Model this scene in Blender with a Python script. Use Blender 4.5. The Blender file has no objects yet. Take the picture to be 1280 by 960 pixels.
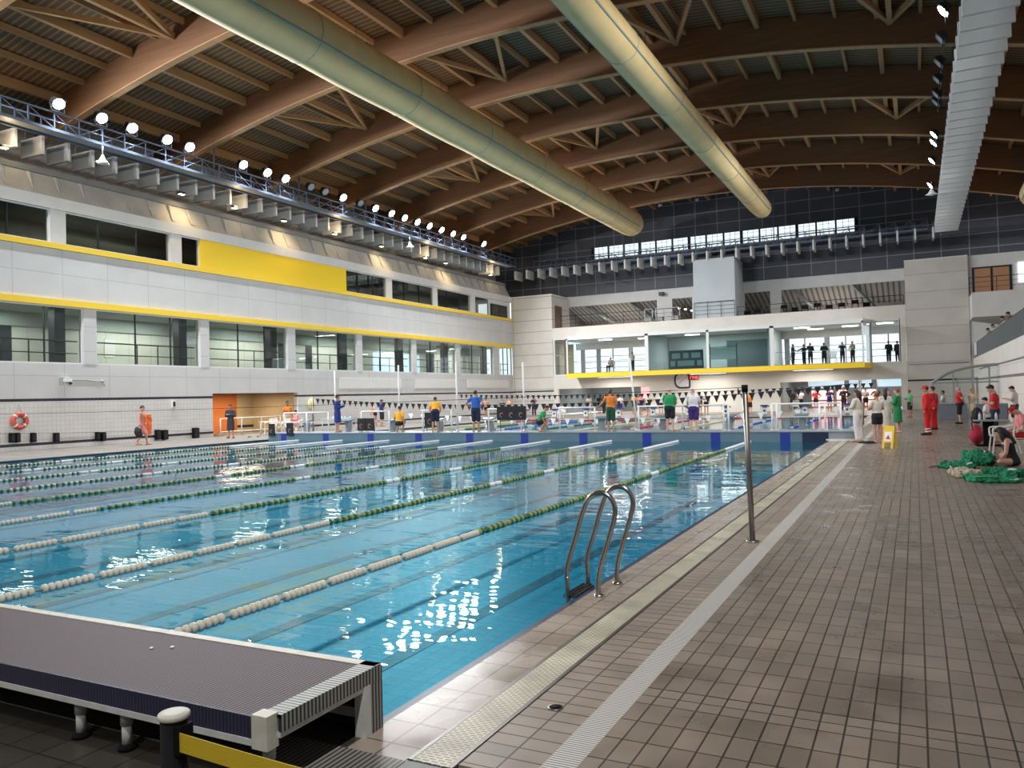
import bpy, math, random
from math import sin, cos, pi, sqrt, radians
from mathutils import Vector, Matrix

random.seed(7)
scene = bpy.context.scene
COL = scene.collection

# ---------------------------------------------------------------- camera
cam_d = bpy.data.cameras.new('camera')
cam = bpy.data.objects.new('camera', cam_d)
COL.objects.link(cam)
_yaw, _pit, _rol = (0.46906009, 0.0157086147, -0.0263003445)
_f0 = Vector((-sin(_yaw), cos(_yaw), 0)); _r0 = Vector((cos(_yaw), sin(_yaw), 0)); _z = Vector((0, 0, 1))
_f = _f0 * cos(_pit) + _z * sin(_pit); _u1 = _z * cos(_pit) - _f0 * sin(_pit)
_r = _r0 * cos(_rol) + _u1 * sin(_rol); _u = _u1 * cos(_rol) - _r0 * sin(_rol)
CAM_H = 1.736
cam.matrix_world = Matrix(((_r.x, _u.x, -_f.x, 0), (_r.y, _u.y, -_f.y, 0), (_r.z, _u.z, -_f.z, CAM_H), (0, 0, 0, 1)))
cam_d.sensor_width = 36.0
cam_d.lens = 36.0 * 994.6 / 1280.0
cam_d.clip_end = 300
scene.camera = cam

# ---------------------------------------------------------------- look
vs = scene.view_settings
vs.view_transform = 'Standard'; vs.look = 'None'; vs.gamma = 1.0; vs.use_curve_mapping = False
vs.exposure = -0.2
scene.cycles.use_denoising = True
scene.cycles.max_bounces = 7
scene.cycles.diffuse_bounces = 4
scene.cycles.glossy_bounces = 3
scene.cycles.transparent_max_bounces = 16
scene.cycles.sample_clamp_indirect = 6.0
scene.cycles.caustics_reflective = False
scene.cycles.caustics_refractive = False

W = bpy.data.worlds.new('world'); scene.world = W; W.use_nodes = True
_bg = W.node_tree.nodes['Background']
_bg.inputs[0].default_value = (0.86, 0.93, 1.0, 1); _bg.inputs[1].default_value = 1.8

FLOOD_W = 1950.0      # each floodlight on the gantries
WARM_W = 260.0         # small warm lamps behind the baffles
ROOM_W = 190.0         # lights of the gallery rooms, partly added

# ---------------------------------------------------------------- materials
def _nt(m):
    m.use_nodes = True
    nt = m.node_tree; b = nt.nodes['Principled BSDF']
    return nt, b

def mat(name, col, rough=0.6, metal=0.0, spec=0.5, vary=0.0, vscale=3.0, bump=0.0, bscale=40.0, emit=None, estr=0.0):
    m = bpy.data.materials.new(name); nt, b = _nt(m)
    b.inputs['Base Color'].default_value = (*col, 1)
    b.inputs['Roughness'].default_value = rough
    b.inputs['Metallic'].default_value = metal
    b.inputs['Specular IOR Level'].default_value = spec
    if vary or bump:
        tc = nt.nodes.new('ShaderNodeTexCoord')
    if vary:
        n = nt.nodes.new('ShaderNodeTexNoise'); n.inputs['Scale'].default_value = vscale; n.inputs['Detail'].default_value = 5
        nt.links.new(tc.outputs['Object'], n.inputs['Vector'])
        r = nt.nodes.new('ShaderNodeValToRGB')
        r.color_ramp.elements[0].position = 0.3; r.color_ramp.elements[1].position = 0.7
        r.color_ramp.elements[0].color = tuple(max(0, c * (1 - vary)) for c in col) + (1,)
        r.color_ramp.elements[1].color = tuple(min(1, c * (1 + vary)) for c in col) + (1,)
        nt.links.new(n.outputs['Fac'], r.inputs[0]); nt.links.new(r.outputs[0], b.inputs['Base Color'])
    if bump:
        n2 = nt.nodes.new('ShaderNodeTexNoise'); n2.inputs['Scale'].default_value = bscale
        nt.links.new(tc.outputs['Object'], n2.inputs['Vector'])
        bp = nt.nodes.new('ShaderNodeBump'); bp.inputs['Strength'].default_value = bump; bp.inputs['Distance'].default_value = 0.02
        nt.links.new(n2.outputs['Fac'], bp.inputs['Height']); nt.links.new(bp.outputs[0], b.inputs['Normal'])
    if emit:
        b.inputs['Emission Color'].default_value = (*emit, 1); b.inputs['Emission Strength'].default_value = estr
    return m

def tile_mat(name, c1, c2, grout, bw, bh, mortar=0.006, axes='XY', off=0.0, origin=(0, 0), rough=0.45, spec=0.5, vary=0.25, vscale=1.2, bump=0.3, rvary=0.0):
    """Rectangular tiles laid on a plane of the room (axes names the two room axes)."""
    m = bpy.data.materials.new(name); nt, b = _nt(m)
    tc = nt.nodes.new('ShaderNodeTexCoord'); sp = nt.nodes.new('ShaderNodeSeparateXYZ'); cb = nt.nodes.new('ShaderNodeCombineXYZ')
    nt.links.new(tc.outputs['Object'], sp.inputs[0])
    for k in (0, 1):
        a = nt.nodes.new('ShaderNodeMath'); a.operation = 'SUBTRACT'; a.inputs[1].default_value = origin[k]
        nt.links.new(sp.outputs[axes[k]], a.inputs[0]); nt.links.new(a.outputs[0], cb.inputs[k])
    br = nt.nodes.new('ShaderNodeTexBrick'); br.offset = off; br.squash = 1.0
    br.inputs['Scale'].default_value = 1.0
    br.inputs['Brick Width'].default_value = bw; br.inputs['Row Height'].default_value = bh
    br.inputs['Mortar Size'].default_value = mortar; br.inputs['Mortar Smooth'].default_value = 0.1
    br.inputs['Color1'].default_value = (*c1, 1); br.inputs['Color2'].default_value = (*c2, 1); br.inputs['Mortar'].default_value = (*grout, 1)
    nt.links.new(cb.outputs[0], br.inputs['Vector'])
    colout = br.outputs['Color']
    if vary:
        n = nt.nodes.new('ShaderNodeTexNoise'); n.inputs['Scale'].default_value = vscale; n.inputs['Detail'].default_value = 6
        nt.links.new(tc.outputs['Object'], n.inputs['Vector'])
        mp = nt.nodes.new('ShaderNodeMapRange'); mp.inputs[1].default_value = 0.3; mp.inputs[2].default_value = 0.7
        mp.inputs[3].default_value = 1 - vary; mp.inputs[4].default_value = 1 + vary
        nt.links.new(n.outputs['Fac'], mp.inputs[0])
        mx = nt.nodes.new('ShaderNodeVectorMath'); mx.operation = 'SCALE'
        nt.links.new(colout, mx.inputs[0]); nt.links.new(mp.outputs[0], mx.inputs['Scale'])
        colout = mx.outputs[0]
        if rvary:
            mr = nt.nodes.new('ShaderNodeMapRange'); mr.inputs[1].default_value = 0.35; mr.inputs[2].default_value = 0.65
            mr.inputs[3].default_value = rough - rvary; mr.inputs[4].default_value = rough + rvary
            nt.links.new(n.outputs['Fac'], mr.inputs[0]); nt.links.new(mr.outputs[0], b.inputs['Roughness'])
    nt.links.new(colout, b.inputs['Base Color'])
    if not rvary:
        b.inputs['Roughness'].default_value = rough
    b.inputs['Specular IOR Level'].default_value = spec
    if bump:
        inv = nt.nodes.new('ShaderNodeMath'); inv.operation = 'SUBTRACT'; inv.inputs[0].default_value = 1.0
        nt.links.new(br.outputs['Fac'], inv.inputs[1])
        bp = nt.nodes.new('ShaderNodeBump'); bp.inputs['Strength'].default_value = bump; bp.inputs['Distance'].default_value = 0.004
        nt.links.new(inv.outputs[0], bp.inputs['Height']); nt.links.new(bp.outputs[0], b.inputs['Normal'])
    return m

def stripe_mat(name, c1, c2, axis, period, duty=0.5, rough=0.5, metal=0.0, sharp=True):
    """Fine parallel bars along one room axis (slotted gratings, corrugated sheet)."""
    m = bpy.data.materials.new(name); nt, b = _nt(m)
    tc = nt.nodes.new('ShaderNodeTexCoord'); sp = nt.nodes.new('ShaderNodeSeparateXYZ')
    nt.links.new(tc.outputs['Object'], sp.inputs[0])
    d = nt.nodes.new('ShaderNodeMath'); d.operation = 'DIVIDE'; d.inputs[1].default_value = period
    nt.links.new(sp.outputs[axis], d.inputs[0])
    f = nt.nodes.new('ShaderNodeMath'); f.operation = 'FRACT'; nt.links.new(d.outputs[0], f.inputs[0])
    r = nt.nodes.new('ShaderNodeValToRGB'); r.color_ramp.interpolation = 'CONSTANT' if sharp else 'EASE'
    r.color_ramp.elements[0].color = (*c1, 1); r.color_ramp.elements[1].color = (*c2, 1); r.color_ramp.elements[1].position = duty
    nt.links.new(f.outputs[0], r.inputs[0]); nt.links.new(r.outputs[0], b.inputs['Base Color'])
    b.inputs['Roughness'].default_value = rough; b.inputs['Metallic'].default_value = metal
    bp = nt.nodes.new('ShaderNodeBump'); bp.inputs['Strength'].default_value = 0.4; bp.inputs['Distance'].default_value = 0.01
    nt.links.new(r.outputs[0], bp.inputs['Height']); nt.links.new(bp.outputs[0], b.inputs['Normal'])
    return m

def two_sided(nt, fr, ior):
    g = nt.nodes.new('ShaderNodeNewGeometry'); mr = nt.nodes.new('ShaderNodeMapRange')
    mr.inputs[3].default_value = ior; mr.inputs[4].default_value = 1 / ior
    nt.links.new(g.outputs['Backfacing'], mr.inputs[0]); nt.links.new(mr.outputs[0], fr.inputs['IOR'])

def glass_mat(name, tint=(0.8, 0.9, 0.88), ior=1.45, rough=0.0, refl=1.0):
    m = bpy.data.materials.new(name); m.use_nodes = True; nt = m.node_tree; nt.nodes.clear()
    o = nt.nodes.new('ShaderNodeOutputMaterial'); mx = nt.nodes.new('ShaderNodeMixShader'); fr = nt.nodes.new('ShaderNodeFresnel')
    t = nt.nodes.new('ShaderNodeBsdfTransparent'); g = nt.nodes.new('ShaderNodeBsdfGlossy')
    two_sided(nt, fr, ior); t.inputs[0].default_value = (*tint, 1)
    g.inputs['Color'].default_value = (refl, refl, refl, 1); g.inputs['Roughness'].default_value = rough
    nt.links.new(fr.outputs[0], mx.inputs[0]); nt.links.new(t.outputs[0], mx.inputs[1]); nt.links.new(g.outputs[0], mx.inputs[2])
    nt.links.new(mx.outputs[0], o.inputs[0])
    return m

def water_mat():
    m = bpy.data.materials.new('pool_water'); m.use_nodes = True; nt = m.node_tree; nt.nodes.clear()
    o = nt.nodes.new('ShaderNodeOutputMaterial'); mx = nt.nodes.new('ShaderNodeMixShader'); fr = nt.nodes.new('ShaderNodeFresnel')
    t = nt.nodes.new('ShaderNodeBsdfTransparent'); g = nt.nodes.new('ShaderNodeBsdfGlossy')
    two_sided(nt, fr, 1.33); t.inputs[0].default_value = (0.55, 0.90, 0.97, 1)
    g.inputs['Roughness'].default_value = 0.015
    tc = nt.nodes.new('ShaderNodeTexCoord')
    mp = nt.nodes.new('ShaderNodeMapping'); mp.inputs['Scale'].default_value = (0.55, 1.5, 1)
    nt.links.new(tc.outputs['Object'], mp.inputs[0])
    n1 = nt.nodes.new('ShaderNodeTexNoise'); n1.inputs['Scale'].default_value = 1.1; n1.inputs['Detail'].default_value = 3; n1.inputs['Distortion'].default_value = 0.4
    n2 = nt.nodes.new('ShaderNodeTexNoise'); n2.inputs['Scale'].default_value = 4.5; n2.inputs['Detail'].default_value = 2
    nt.links.new(mp.outputs[0], n1.inputs['Vector']); nt.links.new(mp.outputs[0], n2.inputs['Vector'])
    ad = nt.nodes.new('ShaderNodeMath'); ad.operation = 'MULTIPLY_ADD'; ad.inputs[1].default_value = 0.16
    nt.links.new(n2.outputs['Fac'], ad.inputs[0]); nt.links.new(n1.outputs['Fac'], ad.inputs[2])
    bp = nt.nodes.new('ShaderNodeBump'); bp.inputs['Strength'].default_value = 1.0; bp.inputs['Distance'].default_value = 0.011
    nt.links.new(ad.outputs[0], bp.inputs['Height'])
    nt.links.new(bp.outputs[0], fr.inputs['Normal']); nt.links.new(bp.outputs[0], g.inputs['Normal'])
    df = nt.nodes.new('ShaderNodeBsdfDiffuse'); df.inputs[0].default_value = (0.008, 0.27, 0.41, 1)     # slight turbidity
    tm = nt.nodes.new('ShaderNodeMixShader'); tm.inputs[0].default_value = 0.18
    nt.links.new(t.outputs[0], tm.inputs[1]); nt.links.new(df.outputs[0], tm.inputs[2])
    nt.links.new(fr.outputs[0], mx.inputs[0]); nt.links.new(tm.outputs[0], mx.inputs[1]); nt.links.new(g.outputs[0], mx.inputs[2])
    nt.links.new(mx.outputs[0], o.inputs[0])
    return m

def wood_mat(name, c1, c2, axis_scale=(0.3, 6, 6)):
    m = bpy.data.materials.new(name); nt, b = _nt(m)
    tc = nt.nodes.new('ShaderNodeTexCoord'); mp = nt.nodes.new('ShaderNodeMapping'); mp.inputs['Scale'].default_value = axis_scale
    n = nt.nodes.new('ShaderNodeTexNoise'); n.inputs['Scale'].default_value = 1.5; n.inputs['Detail'].default_value = 5
    nt.links.new(tc.outputs['Object'], mp.inputs[0]); nt.links.new(mp.outputs[0], n.inputs['Vector'])
    r = nt.nodes.new('ShaderNodeValToRGB'); r.color_ramp.elements[0].position = 0.3; r.color_ramp.elements[1].position = 0.72
    r.color_ramp.elements[0].color = (*c1, 1); r.color_ramp.elements[1].color = (*c2, 1)
    nt.links.new(n.outputs['Fac'], r.inputs[0]); nt.links.new(r.outputs[0], b.inputs['Base Color'])
    b.inputs['Roughness'].default_value = 0.6
    return m

M = {}
M['deck'] = tile_mat('deck_tile', (0.215, 0.170, 0.138), (0.27, 0.217, 0.178), (0.052, 0.038, 0.030), 0.1243, 0.244, 0.0055, origin=(0, 4.31), rough=0.34, vary=0.24, vscale=1.7, rvary=0.10)
M['deck_half'] = tile_mat('deck_half_tile', (0.245, 0.196, 0.160), (0.295, 0.24, 0.20), (0.050, 0.038, 0.030), 0.1243, 0.12, 0.0055, origin=(0, 4.31), rough=0.42, vary=0.14, vscale=1.4)
M['deck_band'] = tile_mat('deck_band_tile', (0.285, 0.230, 0.19), (0.34, 0.28, 0.235), (0.060, 0.045, 0.036), 0.1875, 0.122, 0.0055, origin=(-1.99, 4.26), rough=0.40, vary=0.16, vscale=1.7, rvary=0.12)
M['coping'] = tile_mat('coping_tile', (0.34, 0.275, 0.23), (0.39, 0.32, 0.27), (0.12, 0.09, 0.07), 0.18, 0.25, 0.006, origin=(-2.6, 4.07), rough=0.26, vary=0.16, vscale=1.3, rvary=0.12)
M['side_deck'] = tile_mat('side_deck_tile', (0.195, 0.178, 0.162), (0.235, 0.215, 0.197), (0.08, 0.065, 0.055), 0.25, 0.25, 0.006, rough=0.65, spec=0.3, vary=0.14)
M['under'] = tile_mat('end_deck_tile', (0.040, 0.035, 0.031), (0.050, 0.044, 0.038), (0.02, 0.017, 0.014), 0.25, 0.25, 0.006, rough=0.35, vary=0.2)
M['grate'] = tile_mat('perforated_grate', (0.16, 0.145, 0.10), (0.24, 0.215, 0.15), (0.60, 0.55, 0.44), 0.05, 0.022, 0.0065, rough=0.4, vary=0.28, vscale=3.0, bump=0.4, off=0.5)
M['slot'] = stripe_mat('slotted_channel', (0.66, 0.64, 0.61), (0.16, 0.15, 0.14), 'Y', 0.022, 0.62, 0.45)
M['end_grate'] = stripe_mat('end_grating', (0.26, 0.25, 0.22), (0.06, 0.06, 0.06), 'X', 0.03, 0.5, 0.45)
M['pool_floor'] = tile_mat('pool_floor_tile', (0.022, 0.29, 0.44), (0.030, 0.315, 0.47), (0.015, 0.20, 0.33), 0.25, 0.25, 0.012, rough=0.4, vary=0.08, vscale=0.5, bump=0)
M['pool_wall'] = tile_mat('pool_wall_tile', (0.09, 0.42, 0.60), (0.10, 0.45, 0.63), (0.05, 0.28, 0.44), 0.25, 0.12, 0.01, axes='YZ', rough=0.3, vary=0.08)
M['pool_wallx'] = tile_mat('pool_end_wall_tile', (0.09, 0.42, 0.60), (0.10, 0.45, 0.63), (0.05, 0.28, 0.44), 0.25, 0.12, 0.01, axes='XZ', rough=0.3, vary=0.08)
M['lane_mark'] = mat('lane_mark_tile', (0.012, 0.03, 0.08), 0.4)
M['water'] = water_mat()
M['wall_tile'] = tile_mat('white_wall_tile', (0.65, 0.64, 0.635), (0.68, 0.67, 0.665), (0.46, 0.45, 0.445), 0.2, 0.2, 0.006, axes='YZ', rough=0.25, vary=0.03, bump=0.2)
M['black_tile'] = tile_mat('black_wall_tile', (0.016, 0.016, 0.028), (0.022, 0.022, 0.035), (0.10, 0.10, 0.12), 0.2, 0.2, 0.006, axes='YZ', rough=0.3, vary=0.05, bump=0.2)
M['block'] = tile_mat('white_panel_wall', (0.585, 0.58, 0.585), (0.605, 0.60, 0.605), (0.47, 0.47, 0.48), 2.2, 1.12, 0.02, axes='YZ', origin=(0.4, 6.53), rough=0.7, vary=0.05, vscale=0.7, bump=0.15)
M['block_far'] = tile_mat('pale_block_wall', (0.62, 0.58, 0.53), (0.66, 0.62, 0.57), (0.36, 0.33, 0.30), 4.2, 1.06, 0.03, axes='XZ', origin=(-33.3, 0.2), rough=0.7, vary=0.06, vscale=0.8, bump=0.15)
M['block_right'] = tile_mat('grey_block_wall', (0.56, 0.53, 0.485), (0.60, 0.565, 0.52), (0.42, 0.39, 0.36), 4.2, 1.3, 0.03, axes='XZ', origin=(-0.5, 0.9), rough=0.7, vary=0.06, vscale=0.8, bump=0.15)
M['white'] = mat('white_plaster', (0.68, 0.67, 0.66), 0.7, vary=0.04, vscale=1.5)
M['cream'] = mat('cream_plaster', (0.70, 0.66, 0.60), 0.7, vary=0.04, vscale=1.0)
M['wall_right'] = tile_mat('cream_block_wall', (0.74, 0.69, 0.63), (0.77, 0.72, 0.66), (0.62, 0.58, 0.52), 3.0, 1.3, 0.02, axes='YZ', rough=0.7, vary=0.04, bump=0.1)
M['concrete'] = mat('grey_concrete', (0.40, 0.39, 0.37), 0.8, vary=0.12, vscale=0.8, bump=0.2, bscale=6)
M['concrete_d'] = mat('dark_concrete', (0.20, 0.195, 0.19), 0.85, vary=0.1, vscale=0.8)
M['yellow'] = mat('yellow_paint', (0.90, 0.62, 0.05), 0.5)
M['yellow_panel'] = mat('yellow_wall_panel', (0.95, 0.64, 0.02), 0.45)
M['gable'] = tile_mat('charcoal_panel', (0.062, 0.065, 0.082), (0.075, 0.078, 0.096), (0.25, 0.255, 0.27), 1.9, 1.06, 0.035, axes='XZ', origin=(0.2, 11.08), rough=0.55, vary=0.1, vscale=0.8, bump=0.1)
M['roof'] = stripe_mat('roof_sheet', (0.40, 0.24, 0.115), (0.155, 0.088, 0.044), 'Y', 0.30, 0.5, 0.7, sharp=False)
M['glulam'] = wood_mat('glulam_timber', (0.185, 0.084, 0.037), (0.245, 0.116, 0.053))
M['purlin'] = wood_mat('purlin_timber', (0.42, 0.235, 0.105), (0.50, 0.29, 0.135), (6, 0.3, 6))
M['glass'] = glass_mat('window_glass', (0.84, 0.90, 0.89))
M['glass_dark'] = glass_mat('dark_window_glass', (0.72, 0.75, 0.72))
M['glass_blue'] = glass_mat('bluish_glass', (0.80, 0.90, 0.93))
M['glass_clear'] = glass_mat('clear_glass', (0.90, 0.94, 0.94), 1.3)
M['frame_d'] = mat('dark_metal_frame', (0.03, 0.032, 0.036), 0.45, 0.4)
M['frame_w'] = mat('white_metal_frame', (0.72, 0.72, 0.71), 0.4)
M['frame_g'] = mat('grey_metal_frame', (0.35, 0.37, 0.38), 0.45, 0.3)
M['white_pipe'] = mat('white_painted_pipe', (0.78, 0.78, 0.77), 0.35)
M['steel'] = mat('brushed_steel', (0.46, 0.43, 0.40), 0.24, 1.0)
M['steel_d'] = mat('worn_steel', (0.30, 0.28, 0.26), 0.38, 1.0)
M['truss'] = mat('blue_grey_steel', (0.11, 0.145, 0.22), 0.5, 0.3)
M['baffle'] = mat('white_acoustic_board', (0.66, 0.66, 0.655), 0.75, vary=0.05, vscale=1.2)
M['duct'] = mat('cream_fabric_duct', (0.80, 0.60, 0.29), 0.65, vary=0.07, vscale=0.9, bump=0.15, bscale=2)
M['duct_seam'] = mat('duct_seam_band', (0.36, 0.42, 0.36), 0.6)
M['lamp_on'] = mat('lit_lamp_lens', (1, 1, 1), 0.3, emit=(0.95, 0.98, 1.0), estr=60)
M['lamp_off'] = mat('unlit_lamp_lens', (0.62, 0.64, 0.66), 0.15)
M['lamp_body'] = mat('lamp_housing', (0.05, 0.05, 0.055), 0.5, 0.4)
M['tube_on'] = mat('lit_ceiling_panel', (1, 1, 1), 0.4, emit=(1, 0.97, 0.92), estr=6)
M['warm_on'] = mat('lit_warm_lens', (1, 0.9, 0.7), 0.4, emit=(1, 0.75, 0.42), estr=20)
M['black'] = mat('black_plastic', (0.008, 0.008, 0.009), 0.75, spec=0.12)
M['blackcloth'] = mat('black_fabric', (0.014, 0.014, 0.016), 0.8)
M['navy_slat'] = stripe_mat('navy_grating', (0.030, 0.028, 0.075), (0.008, 0.008, 0.015), 'X', 0.022, 0.62, 0.55)
M['top_slat'] = stripe_mat('platform_slats', (0.19, 0.155, 0.165), (0.032, 0.027, 0.045), 'X', 0.022, 0.64, 0.62)
M['top_slat'].node_tree.nodes['Principled BSDF'].inputs['Specular IOR Level'].default_value = 0.12
M['side_slat'] = stripe_mat('edge_slats', (0.30, 0.31, 0.28), (0.02, 0.02, 0.03), 'Y', 0.026, 0.5, 0.45)
M['end_slat'] = stripe_mat('corner_slats', (0.40, 0.40, 0.37), (0.02, 0.02, 0.03), 'X', 0.03, 0.5, 0.45)
M['trim_w'] = mat('weathered_white_trim', (0.60, 0.58, 0.50), 0.5, vary=0.15, vscale=9)
M['old_white'] = mat('worn_white_paint', (0.58, 0.58, 0.56), 0.5, vary=0.10, vscale=12)
M['belt'] = mat('yellow_belt', (0.60, 0.43, 0.02), 0.7, bump=0.1, bscale=200)
M['bulk'] = mat('grey_blue_laminate', (0.13, 0.20, 0.25), 0.35, vary=0.05)
M['bulk_top'] = mat('bulkhead_top_grating', (0.26, 0.30, 0.33), 0.5)
M['bulk_blue'] = mat('deep_blue_plate', (0.025, 0.040, 0.30), 0.4)
M['bulk_dark'] = mat('dark_navy_plate', (0.02, 0.025, 0.06), 0.4)
M['float_w'] = mat('cream_float_plastic', (0.66, 0.64, 0.54), 0.35)
M['float_white'] = mat('white_float_plastic', (0.85, 0.86, 0.86), 0.35)
M['float_g'] = mat('green_float_plastic', (0.03, 0.13, 0.055), 0.35)
M['float_lime'] = mat('lime_float_plastic', (0.30, 0.36, 0.12), 0.35)
M['float_dg'] = mat('dark_green_float_plastic', (0.02, 0.07, 0.05), 0.35)
M['float_r'] = mat('red_float_plastic', (0.55, 0.05, 0.06), 0.35)
M['float_y'] = mat('yellow_float_plastic', (0.70, 0.60, 0.25), 0.35)
M['float_b'] = mat('blue_float_plastic', (0.02, 0.12, 0.50), 0.35)
M['cable'] = mat('rope_cable', (0.25, 0.26, 0.24), 0.5)
M['orange_paint'] = mat('orange_wall_paint', (0.55, 0.15, 0.03), 0.6)
M['beige_paint'] = mat('beige_wall_paint', (0.55, 0.42, 0.26), 0.7, vary=0.04)
M['corridor'] = tile_mat('pale_green_corridor_wall', (0.56, 0.57, 0.50), (0.58, 0.59, 0.52), (0.46, 0.47, 0.41), 1.35, 3.55, 0.03, axes='YZ', origin=(0, -3.55), rough=0.6, vary=0.04)
M['corr_ceil'] = mat('corridor_ceiling', (0.30, 0.35, 0.32), 0.8)
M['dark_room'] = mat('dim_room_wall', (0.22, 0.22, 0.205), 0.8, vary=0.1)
M['brown_wood'] = mat('brown_door_wood', (0.16, 0.085, 0.05), 0.5)
M['red_rubber'] = mat('red_lifebuoy_plastic', (0.58, 0.10, 0.07), 0.5)
M['pale_yellow'] = mat('pale_yellow_plastic', (0.75, 0.68, 0.35), 0.5)
M['plastic_w'] = mat('white_resin', (0.74, 0.72, 0.67), 0.4)
M['sign_y'] = mat('yellow_sign_plastic', (0.80, 0.55, 0.03), 0.45)
M['red_print'] = mat('red_print', (0.60, 0.05, 0.04), 0.5)
M['led'] = mat('red_led', (0.3, 0.01, 0.01), 0.4, emit=(1, 0.10, 0.10), estr=4)
M['pink_screen'] = mat('backlit_pink_panel', (0.8, 0.4, 0.4), 0.4, emit=(1.0, 0.42, 0.42), estr=1.1)

# ---------------------------------------------------------------- mesh builder
KID = {}
class MB:
    def __init__(s):
        s.v = []; s.f = []; s.m = []; s.cur = 0; s.sm = []; s.smooth = False
    def _add(s, vs_, fs):
        b = len(s.v); s.v += [tuple(q) for q in vs_]
        for f in fs:
            s.f.append([b + i for i in f]); s.m.append(s.cur); s.sm.append(s.smooth)
        return s
    def box(s, x0, x1, y0, y1, z0, z1):
        return s._add([(x0, y0, z0), (x1, y0, z0), (x1, y1, z0), (x0, y1, z0), (x0, y0, z1), (x1, y0, z1), (x1, y1, z1), (x0, y1, z1)],
                      [(0, 3, 2, 1), (4, 5, 6, 7), (0, 1, 5, 4), (1, 2, 6, 5), (2, 3, 7, 6), (3, 0, 4, 7)])
    def cbox(s, c, d, rz=0.0, rx=0.0, ry=0.0):
        mt = Matrix.Translation(c) @ Matrix.Rotation(rz, 4, 'Z') @ Matrix.Rotation(ry, 4, 'Y') @ Matrix.Rotation(rx, 4, 'X')
        x, y, z = d[0] / 2, d[1] / 2, d[2] / 2
        vs_ = [mt @ Vector(q) for q in [(-x, -y, -z), (x, -y, -z), (x, y, -z), (-x, y, -z), (-x, -y, z), (x, -y, z), (x, y, z), (-x, y, z)]]
        return s._add(vs_, [(0, 3, 2, 1), (4, 5, 6, 7), (0, 1, 5, 4), (1, 2, 6, 5), (2, 3, 7, 6), (3, 0, 4, 7)])
    def bar(s, a, b, w, h=None, up=(0, 0, 1)):
        """rectangular bar from a to b, w wide and h high"""
        h = h or w; a = Vector(a); b = Vector(b); d = (b - a).normalized(); u = Vector(up)
        if abs(d.dot(u)) > 0.98: u = Vector((0, 1, 0))
        r = d.cross(u).normalized(); u = r.cross(d)
        vs_ = []
        for p in (a, b):
            for i, j in ((-1, -1), (1, -1), (1, 1), (-1, 1)):
                vs_.append(p + r * (i * w / 2) + u * (j * h / 2))
        return s._add(vs_, [(0, 1, 2, 3), (7, 6, 5, 4), (0, 4, 5, 1), (1, 5, 6, 2), (2, 6, 7, 3), (3, 7, 4, 0)])
    def tube(s, pts, r, n=10, closed=False, caps=True):
        pts = [Vector(q) for q in pts]; k = len(pts); rs = r if isinstance(r, (list, tuple)) else [r] * k
        rings = []; prev = None
        for i in range(k):
            if closed: d = (pts[(i + 1) % k] - pts[i - 1]).normalized()
            else: d = (pts[min(i + 1, k - 1)] - pts[max(i - 1, 0)]).normalized()
            if prev is None:
                u = Vector((0, 0, 1)) if abs(d.z) < 0.9 else Vector((0, 1, 0))
            else: u = prev
            x = d.cross(u).normalized(); u = x.cross(d).normalized(); prev = u
            rings.append([pts[i] + (x * cos(2 * pi * j / n) + u * sin(2 * pi * j / n)) * rs[i] for j in range(n)])
        vs_ = [q for rg in rings for q in rg]; fs = []
        m_ = k if closed else k - 1
        for i in range(m_):
            for j in range(n):
                a = i * n + j; b = i * n + (j + 1) % n; c = ((i + 1) % k) * n + (j + 1) % n; d_ = ((i + 1) % k) * n + j
                fs.append((a, d_, c, b))
        if caps and not closed:
            fs.append(tuple(range(n))); fs.append(tuple((k - 1) * n + j for j in reversed(range(n))))
        old = s.smooth; s.smooth = True; s._add(vs_, fs); s.smooth = old
        return s
    def lathe(s, prof, c=(0, 0, 0), n=16, axis='Z'):
        """profile of (radius, height) turned about an axis through c"""
        vs_ = []; fs = []; k = len(prof)
        for (r, h) in prof:
            for j in range(n):
                a = 2 * pi * j / n; x, y = r * cos(a), r * sin(a)
                q = (x, y, h) if axis == 'Z' else ((h, x, y) if axis == 'X' else (y, h, x))
                vs_.append((c[0] + q[0], c[1] + q[1], c[2] + q[2]))
        for i in range(k - 1):
            for j in range(n):
                fs.append((i * n + j, i * n + (j + 1) % n, (i + 1) * n + (j + 1) % n, (i + 1) * n + j))
        fs.append(tuple(reversed(range(n)))); fs.append(tuple((k - 1) * n + j for j in range(n)))
        old = s.smooth; s.smooth = True; s._add(vs_, fs); s.smooth = old
        return s
    def ell(s, c, r, n=14, m=9, rot=None):
        vs_ = []; fs = []
        for i in range(m + 1):
            t = pi * i / m
            for j in range(n):
                a = 2 * pi * j / n
                q = Vector((r[0] * sin(t) * cos(a), r[1] * sin(t) * sin(a), r[2] * cos(t)))
                if rot is not None: q = rot @ q
                vs_.append(Vector(c) + q)
        for i in range(m):
            for j in range(n):
                fs.append((i * n + j, (i + 1) * n + j, (i + 1) * n + (j + 1) % n, i * n + (j + 1) % n))
        old = s.smooth; s.smooth = True; s._add(vs_, fs); s.smooth = old
        return s
    def prism(s, poly, axis, a, b):
        """polygon (two coordinates) drawn out along an axis from a to b"""
        n = len(poly)
        def P(q, t): return {'X': (t, q[0], q[1]), 'Y': (q[0], t, q[1]), 'Z': (q[0], q[1], t)}[axis]
        vs_ = [P(q, a) for q in poly] + [P(q, b) for q in poly]
        fs = [tuple(reversed(range(n))), tuple(range(n, 2 * n))] + [(i, (i + 1) % n, n + (i + 1) % n, n + i) for i in range(n)]
        return s._add(vs_, fs)
    def quad(s, a, b, c, d): return s._add([a, b, c, d], [(0, 1, 2, 3)])
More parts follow.
